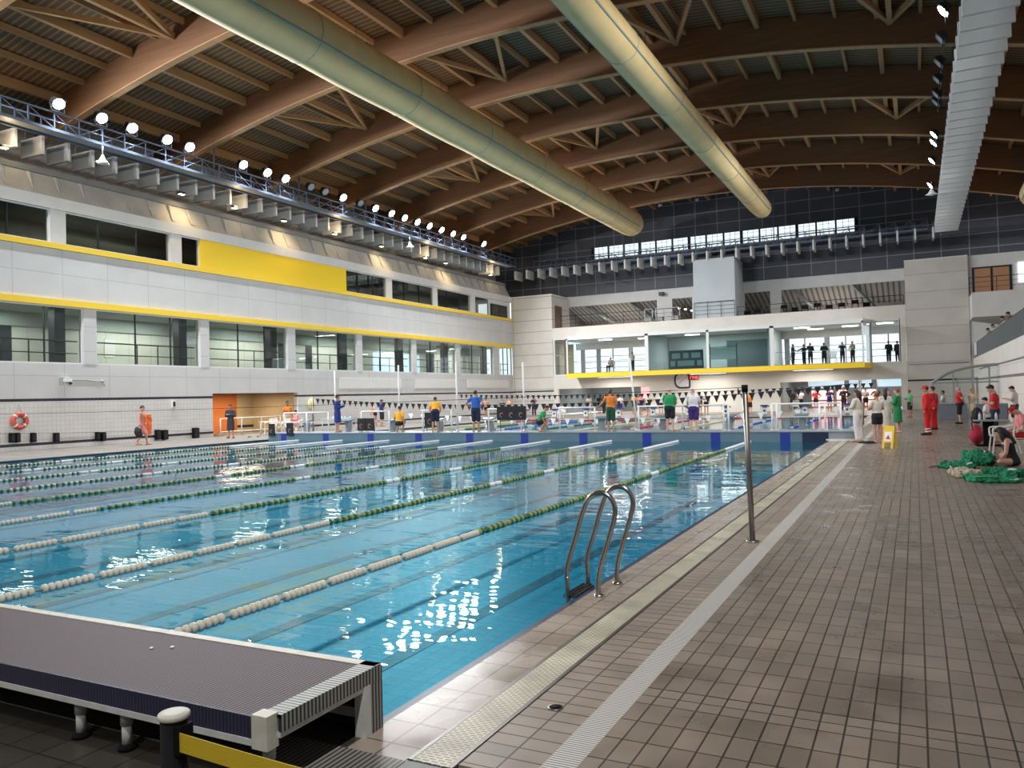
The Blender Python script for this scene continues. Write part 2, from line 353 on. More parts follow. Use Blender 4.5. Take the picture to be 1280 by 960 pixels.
    def build(s, name, mats, parent=None, loc=None, fix=True):
        me = bpy.data.meshes.new(name); me.from_pydata(s.v, [], s.f)
        for m_ in (mats if isinstance(mats, (list, tuple)) else [mats]): me.materials.append(m_)
        me.polygons.foreach_set('material_index', s.m); me.polygons.foreach_set('use_smooth', s.sm)
        if fix:
            import bmesh
            bm = bmesh.new(); bm.from_mesh(me); bmesh.ops.recalc_face_normals(bm, faces=bm.faces); bm.to_mesh(me); bm.free()
        me.update()
        o = bpy.data.objects.new(name, me); COL.objects.link(o)
        if parent is not None:
            o.parent = parent; KID.setdefault(parent.name, []).append(o)
        if loc is not None: o.location = loc
        return o

def empty(name, loc=(0, 0, 0), rz=0.0):
    o = bpy.data.objects.new(name, None); COL.objects.link(o); o.location = loc; o.rotation_euler = (0, 0, rz); o.empty_display_size = 0.2
    return o
def tag(o, label, cat, group=None, kind=None):
    o['label'] = label; o['category'] = cat
    if group: o['group'] = group
    if kind: o['kind'] = kind
    return o
def struct(o, label=None):
    o['kind'] = 'structure'
    if label: o['label'] = label
    return o
def kids(o): return KID.get(o.name, [])
def dup(root, loc=None, rz=None, label=None, children=None):
    r = root.copy(); COL.objects.link(r)
    if loc is not None: r.location = loc
    if rz is not None: r.rotation_euler = (0, 0, rz)
    if label: r['label'] = label
    for ch in (children if children is not None else kids(root)):
        c = ch.copy(); COL.objects.link(c); c.parent = r; KID.setdefault(r.name, []).append(c)
        for g in (kids(ch) if children is None else []):
            d = g.copy(); COL.objects.link(d); d.parent = c; KID.setdefault(c.name, []).append(d)
    return r
def spot(name, loc, target, watts, size=110, blend=0.6, col=(1, 1, 1), rad=0.15):
    l = bpy.data.lights.new(name, 'SPOT'); l.energy = watts; l.spot_size = radians(size); l.spot_blend = blend; l.color = col; l.shadow_soft_size = rad
    o = bpy.data.objects.new(name, l); COL.objects.link(o); o.location = loc
    o.rotation_euler = (Vector(target) - Vector(loc)).to_track_quat('-Z', 'Y').to_euler()
    return o
ORD = ['first', 'second', 'third', 'fourth', 'fifth', 'sixth', 'seventh', 'eighth', 'ninth', 'tenth', 'eleventh', 'twelfth', 'thirteenth', 'fourteenth', 'fifteenth', 'sixteenth', 'seventeenth', 'eighteenth', 'nineteenth', 'twentieth']
def arch(x): return 17.35 - 0.0064 * (x + 15.0) ** 2     # underside of the roof beams
# ================================================================ THE HALL
PX0, PX1, PY0, PY1 = -27.6, -2.6, 3.5, 53.5      # pool basin
XL, XR, YF, YG = -33.5, 3.8, 66.3, 70.0          # left wall, right wall, far wall, gable
WZ = -0.05                                        # water level

# ---- floor
T = 0.3
fl = MB().box(-1.46, 14, 4.552, 66.3, -T, 0).box(-1.46, 14, -18, 4.308, -T, 0)
floor = struct(fl.build('floor', M['deck']))
def fpart(name, m, *boxes):
    b = MB()
    for q in boxes: b.box(*q)
    o = b.build(name, m, floor); return o
fpart('half_tile_row', M['deck_half'], (-1.46, 14, 4.308, 4.552, -T, 0))
fpart('drain_channel', M['slot'], (-1.62, -1.46, -18, 53.5, -T, 0.001))
fpart('tile_band', M['deck_band'], (-1.99, -1.62, 3.25, 53.5, -T, 0))
fpart('overflow_grate', M['grate'], (-2.215, -2.015, 3.2, 53.5, -T, 0.003))
fpart('grate_edge', M['steel_d'], (-2.24, -2.215, 3.2, 53.5, -T, 0.004), (-2.015, -1.99, 3.2, 53.5, -T, 0.004))
fpart('coping', M['coping'], (-2.6, -2.24, 3.18, 53.5, -T, 0.0))
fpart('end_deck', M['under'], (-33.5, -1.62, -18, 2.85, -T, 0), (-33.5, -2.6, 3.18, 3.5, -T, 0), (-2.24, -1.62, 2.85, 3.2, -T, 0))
fpart('end_channel', M['end_grate'], (-33.5, -2.24, 2.85, 3.18, -T, 0.002))
fpart('side_deck', M['side_deck'], (-33.5, -27.6, 3.5, 66.3, -T, 0), (-37.5, -33.5, 30.68, 37.25, -T, 0))
fpart('far_deck', M['deck_band'], (-27.6, -1.46, 53.5, 76, -T, 0))
# ---- pool
pb = MB().box(-27.9, -2.3, 3.2, 53.8, -2.05, -1.75)
pool = struct(pb.build('floor_pool', M['pool_floor']))
w_ = MB().box(-2.6, -2.3, 3.2, 53.8, -1.75, -T).box(-27.9, -27.6, 3.2, 53.8, -1.75, -T).build('side_wall', M['pool_wall'], pool)
MB().box(-27.6, -2.6, 3.2, 3.5, -1.75, -T).box(-27.6, -2.6, 53.5, 53.8, -1.75, -T).build('end_wall', M['pool_wallx'], pool)
MB().box(-2.705, -2.6, 3.5, 28.2, -T, -0.034).box(-27.6, -27.594, 3.5, 53.5, -T, -0.012).box(-27.6, -2.6, 53.494, 53.5, -T, -0.012).box(-27.6, -2.6, 3.5, 3.506, -T, -0.012).build('dark_edge_tile', M['lane_mark'], pool)
for k in range(10):
    x = -3.85 - 2.5 * k
    MB().box(x - 0.14, x + 0.14, 5.5, 26.5, -1.75, -1.744).box(x - 0.5, x + 0.5, 5.5, 5.78, -1.75, -1.743).box(x - 0.5, x + 0.5, 26.2, 26.5, -1.75, -1.743).build('lane_line', M['lane_mark'], pool)
    MB().box(x - 0.13, x + 0.13, 31.5, 51.5, -1.75, -1.744).build('lane_line', M['lane_mark'], pool)
wt = MB(); wt.quad((PX0, PY0, WZ), (PX1, PY0, WZ), (PX1, PY1, WZ), (PX0, PY1, WZ))
water = wt.build('pool_water', M['water'], fix=False); water['kind'] = 'structure'

# ---- left wall, in bands
b = MB().box(XL - 0.3, XL, -18, 30.68, 0, 0.18).box(XL - 0.3, XL, 37.25, 66.3, 0, 0.18).box(XL - 0.3, XL, -18, 30.68, 0.30, 2.06).box(XL - 0.3, XL, 37.25, 66.3, 0.30, 2.06)
wl = struct(b.build('wall_left', M['wall_tile']))
MB().box(XL - 0.3, XL, -18, 30.68, 0.18, 0.30).box(XL - 0.3, XL, 37.25, 66.3, 0.18, 0.30).box(XL - 0.3, XL, -18, 30.68, 2.06, 2.18).box(XL - 0.3, XL, 37.25, 66.3, 2.06, 2.18).build('black_tile_band', M['black_tile'], wl)
b = MB().box(XL - 0.3, XL, -18, 30.68, 2.18, 3.7).box(XL - 0.3, XL, 37.25, 66.3, 2.18, 3.7).box(XL - 0.3, XL, 30.68, 37.25, 2.32, 3.7)
b.box(XL - 0.3, XL, -18, 66.3, 6.53, 8.75)
b.build('upper_panels', M['block'], wl)
MB().box(XL - 0.3, XL + 0.10, -18, 66.3, 6.25, 6.53).box(XL - 0.3, XL + 0.10, -18, 66.3, 8.75, 8.98).build('yellow_band', M['yellow'], wl)
MB().box(XL - 0.3, XL + 0.10, -18, 66.3, 10.48, 11.0).build('white_band', M['white'], wl)
LP = [(17.0 - 6.62, 17.35), (16.95, 17.5), (23.33, 23.95), (29.93, 30.5), (36.46, 37.12), (43.12, 43.68), (49.73, 50.28), (56.1, 56.75), (62.6, 63.7)]
b = MB()
for y0, y1 in LP[1:]: b.box(XL - 0.3, XL + 0.02, y0, y1, 3.7, 6.25)
b.box(XL - 0.3, XL, -18, 10, 3.7, 6.25)
b.build('pier', M['block'], wl)
UP = [(16.0, 16.6), (21.85, 22.55), (28.15, 28.82), (46.72, 47.32), (52.85, 53.45), (58.8, 59.5)]
b = MB()
for y0, y1 in UP: b.box(XL - 0.3, XL + 0.02, y0, y1, 8.98, 10.48)
b.box(XL - 0.3, XL, -18, 10, 8.98, 10.48)
b.build('upper_pier', M['white'], wl)
MB().box(XL - 0.2, XL + 0.05, 30.0, 42.1, 8.98, 10.5).build('yellow_panel', M['yellow_panel'], wl)
# sloping concrete ledge with fins over the upper windows
b = MB().prism([(XL - 0.05, 11.0), (XL - 0.62, 12.1), (XL - 0.9, 12.1), (XL - 0.9, 11.0)], 'Y', -18, 66.3)
led = struct(b.build('trim_1', M['concrete']))
y = 14.0
while y < 65:
    MB().prism([(XL - 0.14, 11.22), (XL - 0.50, 11.98), (XL - 0.74, 12.02), (XL - 0.62, 11.25)], 'Y', y, y + 0.14).build('fin', M['concrete'], led) if False else None
    b = MB(); b._add([(XL - 0.10, y, 11.18), (XL - 0.60, y, 12.04), (XL - 0.10, y + 0.04, 11.18), (XL - 0.42, y + 0.05, 12.04), (XL - 0.13, y + 0.34, 11.2), (XL - 0.60, y + 0.34, 12.06)], [(0, 1, 3, 2), (2, 3, 5, 4), (0, 2, 4), (1, 5, 3)])
    b.build('fin', M['concrete'], led)
    y += 1.2
MB().box(XL - 1.6, XL - 0.55, -18, 66.3, 12.1, 12.35).build('dark_shelf', M['concrete_d'], led)  # dark colour stands for the shaded gap above the ledge
struct(MB().box(-37.3, -37.0, -18, 70, 11.0, 16.2).build('wall_upper_left', M['concrete']))
struct(MB().box(-37.4, XL - 0.62, -18, 70, 11.0, 11.1).build('trim_2', M['concrete_d']))
# gallery behind the lower windows
g = struct(MB().box(-37.3, -37.0, -18, 66.3, 3.4, 6.6).build('wall_corridor', M['corridor']))
MB().box(-37.0, XL - 0.301, -18, 66.3, 3.4, 3.69).build('corridor_floor', M['deck_band'], g)
MB().box(-37.0, XL - 0.301, -18, 66.3, 6.26, 6.6).build('corridor_ceiling', M['corr_ceil'], g)
MB().box(-37.0, -36.9, -18, 66.3, 5.6, 6.26).build('corridor_bulkhead', M['corr_ceil'], g)
for y in (22.6, 29.3, 35.9, 42.5, 49.1, 55.5, 62.1):
    MB().box(-34.5, -34.05, y - 0.25, y + 0.25, 3.69, 6.26).build('dark_column', M['frame_d'], g)
for (y0, y1) in ((18.5, 20.3), (21.0, 22.2), (39.4, 40.4), (42.0, 42.6), (57.0, 58.2)):
    MB().box(-37.0, -36.95, y0, y1, 3.69, 5.7).build('corridor_door', M['frame_d'], g)
for (y0, y1) in ((26.9, 27.5), (52.0, 53.6), (54.0, 55.4)):
    MB().box(-37.0, -36.96, y0, y1, 4.3, 5.2).build('wall_notice', M['white'], g)
MB().box(-36.99, -36.94, 49.5, 55.9, 3.9, 5.4).build('corridor_window', mat('daylight_pane', (0.6, 0.75, 0.9), 0.3, emit=(0.6, 0.78, 1.0), estr=0.9), g)
# rooms behind the upper windows
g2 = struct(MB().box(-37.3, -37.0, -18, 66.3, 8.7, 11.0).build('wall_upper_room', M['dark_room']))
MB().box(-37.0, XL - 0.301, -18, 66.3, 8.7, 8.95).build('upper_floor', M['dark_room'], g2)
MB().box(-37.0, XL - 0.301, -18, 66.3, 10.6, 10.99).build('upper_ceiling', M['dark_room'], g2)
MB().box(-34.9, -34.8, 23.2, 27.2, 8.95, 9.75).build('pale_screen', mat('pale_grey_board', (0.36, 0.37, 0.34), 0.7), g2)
# recess with orange and beige walls
g3 = struct(MB().box(-37.5, -37.2, 30.3, 37.6, 0, 2.32).build('wall_recess', M['beige_paint']))
MB().box(-37.2, -37.15, 33.4, 35.9, 0, 2.32).build('orange_panel', M['orange_paint'], g3)
MB().box(-37.2, XL - 0.3, 30.38, 30.68, 0, 2.32).build('orange_side', M['orange_paint'], g3)
MB().box(-37.2, XL - 0.3, 37.25, 37.55, 0, 2.32).build('beige_side', M['beige_paint'], g3)
MB().box(-37.5, XL - 0.3, 30.3, 37.6, 2.32, 2.5).build('recess_ceiling', M['concrete_d'], g3)
MB().box(-37.2, -37.16, 35.9, 37.25, 0.28, 0.42).build('dark_stripe', M['black_tile'], g3)

# windows of the left wall
def window_x(n, y0, y1, z0, z1, gm, mull=(), fr=M['frame_w'], x=XL - 0.12):
    b = MB(); t = 0.06
    b.box(x - 0.05, x + 0.10, y0, y1, z0, z0 + t).box(x - 0.05, x + 0.10, y0, y1, z1 - t, z1)
    b.box(x - 0.05, x + 0.10, y0, y0 + t, z0 + t, z1 - t).box(x - 0.05, x + 0.10, y1 - t, y1, z0 + t, z1 - t)
    o = struct(b.build('window_%d' % n, fr))
    p = MB().box(x, x + 0.02, y0 + t, y1 - t, z0 + t, z1 - t).build('pane', gm, o)
    for ym in mull: MB().box(x - 0.03, x + 0.05, ym - 0.02, ym + 0.02, z0 + t, z1 - t).build('mullion', M['frame_d'], o)
    return o
wn = 1
for a, c in zip(LP[1:], LP[2:] + [(66.25, 66.3)]):
    y0, y1 = a[1], c[0]
    o = window_x(wn, y0, y1, 3.7, 6.25, M['glass'], [y0 + (y1 - y0) * q for q in (0.36, 0.7)]); wn += 1
    # guard rail inside the corridor
    rl = MB().tube([(XL - 0.45, y0, 4.75), (XL - 0.45, y1, 4.75)], 0.034, 6).tube([(XL - 0.45, y0, 4.2), (XL - 0.45, y1, 4.2)], 0.026, 6)
    for q in (0.42, 0.62): rl.tube([(XL - 0.45, y0 + (y1 - y0) * q, 3.69), (XL - 0.45, y0 + (y1 - y0) * q, 4.75)], 0.028, 6)
    rl.build('inner_rail', M['frame_d'], o)
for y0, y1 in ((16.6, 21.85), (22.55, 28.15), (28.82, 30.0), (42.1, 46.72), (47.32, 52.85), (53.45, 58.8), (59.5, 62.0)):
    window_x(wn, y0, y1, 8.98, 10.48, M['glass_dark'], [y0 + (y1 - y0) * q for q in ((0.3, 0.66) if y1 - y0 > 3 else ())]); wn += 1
o = struct(MB().box(XL - 0.2, XL - 0.1, 62.0, 66.3, 8.98, 11.0).build('wall_landing', M['white']))
MB().box(XL - 0.12, XL - 0.04, 62.4, 65.6, 8.98, 10.1).build('landing_door', M['frame_d'], o)
MB().box(XL - 0.08, XL - 0.02, 62.6, 63.9, 9.0, 9.95).box(XL - 0.08, XL - 0.02, 64.1, 65.4, 9.0, 9.95).build('door_glass', M['glass_dark'], o)
# pale acoustic panels low on the left wall
for (y0, y1) in ((41.2, 48.2), (50.0, 56.0), (57.8, 65.5)):
    struct(MB().box(XL, XL + 0.03, y0, y1, 2.55, 3.25).build('trim_3', stripe_mat('slatted_panel', (0.74, 0.73, 0.71), (0.60, 0.59, 0.57), 'Y', 0.35, 0.93, 0.6)))

# ---- far end
def wy(name, m, boxes, **k):
    b = MB()
    for q in boxes: b.box(*q)
    return struct(b.build(name, m))
wf = wy('wall_far', M['block_far'], [(-33.5, -29.35, YF, YG, 2.2, 10.9), (-33.5, -29.35, YF, YG, 0, 2.08)])
MB().box(-33.5, -29.35, YF, YG, 2.08, 2.2).build('black_tile_band', M['black_tile'], wf)
MB().box(-29.36, -29.32, 67.0, 68.6, 7.9, 10.0).build('brown_door', M['brown_wood'], wf)
MB().box(-33.5, -29.3, YF - 0.02, YG, 10.9, 11.0).build('coping_trim', M['white'], wf)
wr = wy('wall_far_right', M['block_right'], [(-0.5, 3.63, YF, YG, 2.2, 11.05), (-0.5, 3.63, YF, YG, 0, 2.08)])
MB().box(-0.5, 3.63, YF, YG, 2.08, 2.2).build('black_tile_band', M['black_tile'], wr)
MB().box(-0.5, 3.63, YF - 0.02, YG, 11.05, 11.13).build('coping_trim', M['white'], wr)
MB().tube([(-0.4, YF - 0.05, 3.35), (3.5, YF - 0.05, 3.35)], 0.04, 6).build('conduit', M['frame_g'], wr)
# parapet bands
wy('wall_parapet', M['cream'], [(-29.35, -0.5, YF, YF + 0.35, 6.86, 7.84)])
wy('trim_4', M['cream'], [(-29.35, -27.6, YF, YF + 0.3, 2.3, 3.5), (-27.6, -0.51, YF, YF + 0.3, 2.3, 3.5), (-29.34, -28.9, YF, YF + 0.3, 0, 2.3), (-20.4, -9.65, YF, YF + 0.3, 0, 2.3), (-0.95, -0.51, YF, YF + 0.3, 0, 2.3), (-0.95, -0.51, YF, YF + 0.3, 3.5, 6.86)])
wy('ceiling_lower_far', M['corr_ceil'], [(-29.35, -0.5, YF + 0.3, 76, 3.3, 3.6)])
# ground floor rooms behind the two openings
gr = wy('wall_ground_back', mat('dim_grey_wall', (0.20, 0.22, 0.22), 0.8), [(-29.6, -19.5, 76, 76.3, 0, 3.3), (-19.8, -19.5, YF + 0.3, 76, 0, 3.3), (-29.6, -29.3, YF + 0.3, 76, 0, 3.3), (-10.2, 0.3, 76, 76.3, 0, 3.3), (-10.2, -9.9, YF + 0.3, 76, 0, 3.3), (0.0, 0.3, YF + 0.3, 76, 0, 3.3)])
for (x0, x1) in ((-24.2, -21.9), (-21.5, -20.6), (-20.4, -19.9)):
    MB().box(x0, x1, 75.9, 75.96, 1.2, 2.35).build('backlit_panel', M['pink_screen'], gr)
for (x0, x1) in ((-8.0, -6.3), (-6.0, -5.2), (-4.4, -2.9)):
    MB().box(x0, x1, 72.9, 72.96, 0.75, 1.55).box(x0, x1, 72.9, 72.96, 0.2, 0.62).build('backlit_panel', M['pink_screen'], gr)
blue_pane = mat('pale_blue_daylight', (0.5, 0.7, 0.8), 0.3, emit=(0.55, 0.75, 0.9), estr=0.7)
for (x0, x1) in ((-8.6, -5.6), (-5.2, -3.4), (-3.0, -0.4)):
    MB().box(x0, x1, 75.9, 75.96, 1.75, 2.6).build('daylight_pane', blue_pane, gr)
for (x0, x1, y) in ((-28.2, -26.4, 72), (-26.0, -25.0, 72), (-24.4, -22.0, 72), (-7.8, -6.4, 71), (-5.0, -2.4, 71)):
    MB().box(x0, x1, y, y + 0.4, 3.22, 3.3).build('ceiling_lamp', M['tube_on'], gr)
# first-floor rooms behind the bay
def wl_room(x0, x1): pass
b = MB()
YB = 73.5
YBAY = 63.9
zf = 3.6
r1 = wy('floor_first', M['deck_band'], [(-29.35, -0.52, YF + 0.31, YB + 0.5, 3.601, 3.62), (-26.9, -3.3, YBAY + 0.15, YF + 0.31, 3.501, 3.62)])
wy('ceiling_first', mat('pale_ceiling', (0.60, 0.62, 0.60), 0.8), [(-29.35, -0.5, YF + 0.3, YB + 0.5, 6.8, 6.95)])
# back walls : daylight facade left and right, closed wall in the middle
fac = struct(MB().box(-30.0, -18.0, YB, YB + 0.2, 3.6, 3.75).box(-30.0, -18.0, YB, YB + 0.2, 6.15, 6.8).box(-10.6, -0.3, YB, YB + 0.2, 3.6, 3.75).box(-10.6, -0.3, YB, YB + 0.2, 6.15, 6.8).build('wall_first_back', M['white']))
for (x0, x1) in ((-29.5, -19.6), (-10.2, -0.5)):
    x = x0
    while x <= x1 + 0.01:
        wd = 0.42 if int((x - x0) / 1.65) % 2 == 0 else 0.10
        MB().box(x, x + wd, YB - 0.05, YB + 0.1, 3.75, 6.15).build('facade_post', M['frame_g'], fac); x += 1.65
    for z in (4.3, 4.85, 5.4): MB().box(x0, x1, YB, YB + 0.05, z, z + 0.06).build('facade_rail', M['frame_g'], fac)
MB().box(-18.0, -10.6, YB - 1.5, YB - 1.3, 3.6, 6.8).box(-20.2, -18.0, YB - 1.5, YB + 0.2, 3.6, 6.8).build('inner_wall', mat('blue_grey_wall', (0.40, 0.46, 0.46), 0.7), fac)
MB().box(-20.35, -20.25, YF, YB, 3.6, 6.8).box(-10.5, -10.4, YF, YB, 3.6, 6.8).build('side_partition', mat('blue_grey_partition', (0.46, 0.51, 0.52), 0.7), fac)
MB().box(-14.9, -11.0, YB - 1.56, YB - 1.5, 3.6, 6.2).build('shutter_panel', stripe_mat('shutter', (0.10, 0.14, 0.15), (0.06, 0.09, 0.10), 'Z', 0.25, 0.9, 0.6), fac)
for (x, y) in ((-25.5, 69.5), (-22.0, 70.5), (-8.2, 69), (-7.4, 71.5), (-4.6, 70.2), (-2.0, 69.2), (-17.4, 69.5)):
    MB().box(x - 0.6, x + 0.6, y, y + 0.35, 6.72, 6.8).build('ceiling_lamp', M['tube_on'], fac)
# glazed bay with yellow sill
YBAY = 63.9
bay = struct(MB().box(-27.0, -3.3, YBAY, YF, 3.22, 3.5).prism([(-3.3, YBAY), (-2.86, YF), (-3.3, YF)], 'Z', 3.22, 3.5).build('window_30', M['frame_w']))
MB().box(-27.05, -3.28, YBAY - 0.05, YBAY + 0.02, 3.2, 3.58).build('yellow_sill', M['yellow_panel'], bay)
b = MB(); b._add([(-3.28, YBAY - 0.05, 3.2), (-2.82, YF, 3.2), (-2.82, YF, 3.58), (-3.28, YBAY - 0.05, 3.58), (-3.36, YBAY, 3.2), (-2.9, YF, 3.2), (-2.9, YF, 3.58), (-3.36, YBAY, 3.58)], [(0, 1, 2, 3), (7, 6, 5, 4), (3, 2, 6, 7), (0, 4, 5, 1)]); b.build('yellow_sill', M['yellow_panel'], bay)
for x in (-27.0, -19.95, -14.85, -9.95, -3.42): MB().box(x, x + (0.30 if x in (-19.95, -9.95) else 0.2 if x == -14.85 else 0.12), YBAY, YBAY + 0.14, 3.5, 6.66).build('post', M['frame_w'], bay)
MB().box(-2.98, -2.84, YF - 0.14, YF, 3.5, 6.66).build('post', M['frame_g'], bay)
MB().box(-27.0, -3.3, YBAY, YBAY + 0.14, 6.5, 6.72).build('head_rail', M['frame_w'], bay)
MB().box(-27.0, -3.3, YBAY, YF + 0.3, 6.72, 6.86).prism([(-3.3, YBAY), (-2.86, YF), (-3.3, YF)], 'Z', 6.72, 6.86).build('bay_roof', M['white'], bay)
for (x0, x1) in ((-26.88, -19.95), (-19.65, -14.85), (-14.65, -9.95), (-9.65, -3.42)):
    MB().box(x0, x1, YBAY + 0.06, YBAY + 0.08, 3.5, 6.5).build('pane', M['glass_blue'] if -20 < x0 < -10 else M['glass_clear'], bay)
b = MB(); b._add([(-3.3, YBAY + 0.1, 3.5), (-2.9, YF, 3.5), (-2.9, YF, 6.72), (-3.3, YBAY + 0.1, 6.72), (-3.32, YBAY + 0.1, 3.5), (-2.92, YF, 3.5), (-2.92, YF, 6.72), (-3.32, YBAY + 0.1, 6.72)], [(0, 1, 2, 3), (7, 6, 5, 4)]); b.build('pane', M['glass_clear'], bay)
b = MB().tube([(-26.8, YBAY + 0.4, 4.6), (-20.0, YBAY + 0.4, 4.6)], 0.02, 6).tube([(-9.6, YBAY + 0.4, 4.6), (-3.5, YBAY + 0.4, 4.6)], 0.02, 6); b.build('inner_rail', M['frame_g'], bay)
wn31 = struct(MB().box(-29.3, -27.0, YF, YF + 0.1, 3.5, 3.6).box(-29.3, -27.0, YF, YF + 0.1, 6.75, 6.86).box(-29.3, -29.15, YF, YF + 0.1, 3.6, 6.75).build('window_31', M['frame_w']))
MB().box(-29.15, -27.0, YF + 0.04, YF + 0.06, 3.6, 6.75).build('pane', M['glass_clear'], wn31)
MB().box(-28.9, -28.0, YF + 1.6, YF + 1.7, 3.62, 6.4).build('cream_panel', M['beige_paint'], wn31)
wn32 = struct(MB().box(-2.8, -0.9, YF, YF + 0.1, 3.5, 3.6).box(-2.8, -0.9, YF, YF + 0.1, 6.7, 6.86).box(-1.0, -0.9, YF, YF + 0.1, 3.6, 6.7).build('window_32', M['frame_w']))
MB().box(-2.8, -1.0, YF + 0.04, YF + 0.06, 3.6, 6.7).build('pane', M['glass_clear'], wn32)
# terrace level over the parapet
wy('floor_terrace', M['concrete'], [(-29.35, -0.5, YF + 0.3, 76, 7.3, 7.42)])
wy('trim_5', M['white'], [(-29.9, -0.4, YG, YG + 0.3, 10.1, 11.1), (-29.9, -29.3, YG, YG + 0.3, 7.4, 10.1), (-20.6, -19.2, YG, YG + 0.3, 7.4, 10.1), (-17.4, -12.9, YG, YG + 0.3, 7.4, 10.1), (-10.75, -9.85, YG, YG + 0.3, 7.4, 10.1)])
wy('wall_column_far', mat('pale_blue_grey_plaster', (0.50, 0.54, 0.56), 0.7, vary=0.05, vscale=0.6), [(-16.35, -12.95, YF + 0.1, YG, 7.84, 12.75)])
wy('wall_terrace_back', mat('pinkish_grey_cladding', (0.30, 0.26, 0.24), 0.8), [(-30, 0, 76, 76.2, 7.4, 10.6), (-30.2, -30, YG, 76.2, 7.4, 10.6), (0, 0.2, YG, 76.2, 7.4, 10.6)])
cs = stripe_mat('ribbed_soffit', (0.52, 0.49, 0.46), (0.18, 0.17, 0.165), 'X', 0.42, 0.6, 0.7)
b = MB(); b._add([(-30, YG + 0.3, 10.5), (0, YG + 0.3, 10.5), (0, 76, 9.0), (-30, 76, 9.0), (-30, YG + 0.3, 10.6), (0, YG + 0.3, 10.6), (0, 76, 9.1), (-30, 76, 9.1)], [(0, 3, 2, 1), (4, 5, 6, 7), (0, 1, 5, 4), (1, 2, 6, 5), (2, 3, 7, 6), (3, 0, 4, 7)])
ts = struct(b.build('ceiling_terrace', cs))
for x in (-28.0, -23.5, -9.2, -4.5): MB().bar((x, YG + 0.4, 10.35), (x + 1.6, 75.5, 8.6), 0.16, 0.3).build('raking_beam', M['frame_g'], ts)
# terrace guard rail, one per stretch
def rail_y(name, x0, x1, y, z0, hgt, step, m, label, cat, group=None, bars=3, r=0.025):
    e = empty(name, (x0, y, z0)); tag(e, label, cat, group)
    L = x1 - x0
    MB().tube([(0, 0, hgt), (L, 0, hgt)], r, 8).build('top_rail', m, e)
    for k in range(1, bars): MB().tube([(0, 0, hgt * k / bars), (L, 0, hgt * k / bars)], r * 0.55, 6).build('mid_rail', m, e)
    n = max(1, round(L / step))
    for k in range(n + 1): MB().tube([(L * k / n, 0, 0), (L * k / n, 0, hgt)], r * 0.9, 6).build('post', m, e)
    return e
rail_y('guard_rail', -28.6, -16.6, YF + 0.18, 7.84, 1.05, 1.45, M['frame_d'], 'dark terrace guard rail left of the tall pale column, above the parapet', 'railing')
rail_y('guard_rail', -16.3, -13.0, YF - 0.02, 7.84, 1.3, 1.1, M['frame_d'], 'short dark guard rail in front of the tall pale column', 'railing', bars=4)
rail_y('guard_rail', -12.8, -0.6, YF + 0.18, 7.84, 0.75, 2.0, M['frame_d'], 'low dark terrace guard rail right of the tall pale column', 'railing', bars=2)

# gable wall with its ribbon of windows
CX0, CX1, CZ0, CZ1 = -26.6, -3.9, 14.35, 15.5
b = MB()
N = 48
def gable_strip(x0, x1, z0f, z1f):
    n = max(1, int((x1 - x0) / 1.0)); vs_ = []
    for i in range(n + 1):
        x = x0 + (x1 - x0) * i / n; vs_.append((x, z1f(x)))
    poly = [(x0, z0f), (x1, z0f)] + [v for v in reversed(vs_)]
    b.prism(poly, 'Y', YG, YG + 0.3)
top = lambda x: arch(x) + 1.55
gable_strip(-38, CX0, 11.05, top); gable_strip(CX1, 16, 11.05, top)
b.box(CX0, CX1, YG, YG + 0.3, 11.05, CZ0)
gable_strip(CX0, CX1, CZ1, top)
gab = struct(b.build('wall_gable', M['gable']))
cw = struct(MB().box(CX0, CX1, YG + 0.02, YG + 0.2, CZ0 - 0.05, CZ0).box(CX0, CX1, YG + 0.02, YG + 0.2, CZ1, CZ1 + 0.05).build('window_40', M['frame_d']))
nb = 15
for i in range(nb + 1):
    x = CX0 + (CX1 - CX0) * i / nb
    MB().box(x - (0.12 if i % 3 == 0 else 0.07), x + (0.12 if i % 3 == 0 else 0.07), YG, YG + 0.2, CZ0, CZ1).build('mullion', M['frame_d'], cw)
for i in range(nb):
    x0 = CX0 + (CX1 - CX0) * i / nb + 0.1; x1 = CX0 + (CX1 - CX0) * (i + 1) / nb - 0.1
    MB().box(x0, x1, YG + 0.12, YG + 0.13, CZ0, CZ1).build('pane', M['glass_clear'], cw)
    q = MB()
    for t in (0.33, 0.66): q.box(x0 + (x1 - x0) * t - 0.015, x0 + (x1 - x0) * t + 0.015, YG + 0.1, YG + 0.14, CZ0, CZ1)
    for t in (0.2, 0.5, 0.8): q.box(x0, x1, YG + 0.1, YG + 0.14, CZ0 + (CZ1 - CZ0) * t - 0.012, CZ0 + (CZ1 - CZ0) * t + 0.012)
    q.build('glazing_bar', M['frame_g'], cw)

# ---- white block and balcony on the far right
wb = wy('wall_balcony', M['white'], [(3.64, 12, YF + 0.3, YF + 0.6, 6.4, 11.1), (3.66, 12, YF - 3.2, YF + 0.3, 6.35, 8.05)])
MB().box(3.9, 6.36, YF + 0.24, YF + 0.3, 8.1, 10.2).build('door_frame', M['frame_d'], wb)
MB().box(4.05, 5.05, YF + 0.2, YF + 0.25, 8.2, 10.08).box(5.2, 6.2, YF + 0.2, YF + 0.25, 8.2, 10.08).build('wooden_door', mat('warm_lit_wood', (0.46, 0.24, 0.13), 0.4), wb)  # brown wood of the door leaves
MB().box(6.75, 9.5, YF + 0.2, YF + 0.28, 8.9, 10.3).build('bright_pane', mat('bright_daylight_pane', (0.8, 0.85, 1), 0.3, emit=(0.85, 0.9, 1), estr=2.0), wb)
rail_y('balcony_rail', 3.5, 10.0, YF - 3.3, 8.05, 1.0, 1.6, M['frame_d'], 'dark balcony railing before the brown door high at the right', 'railing')
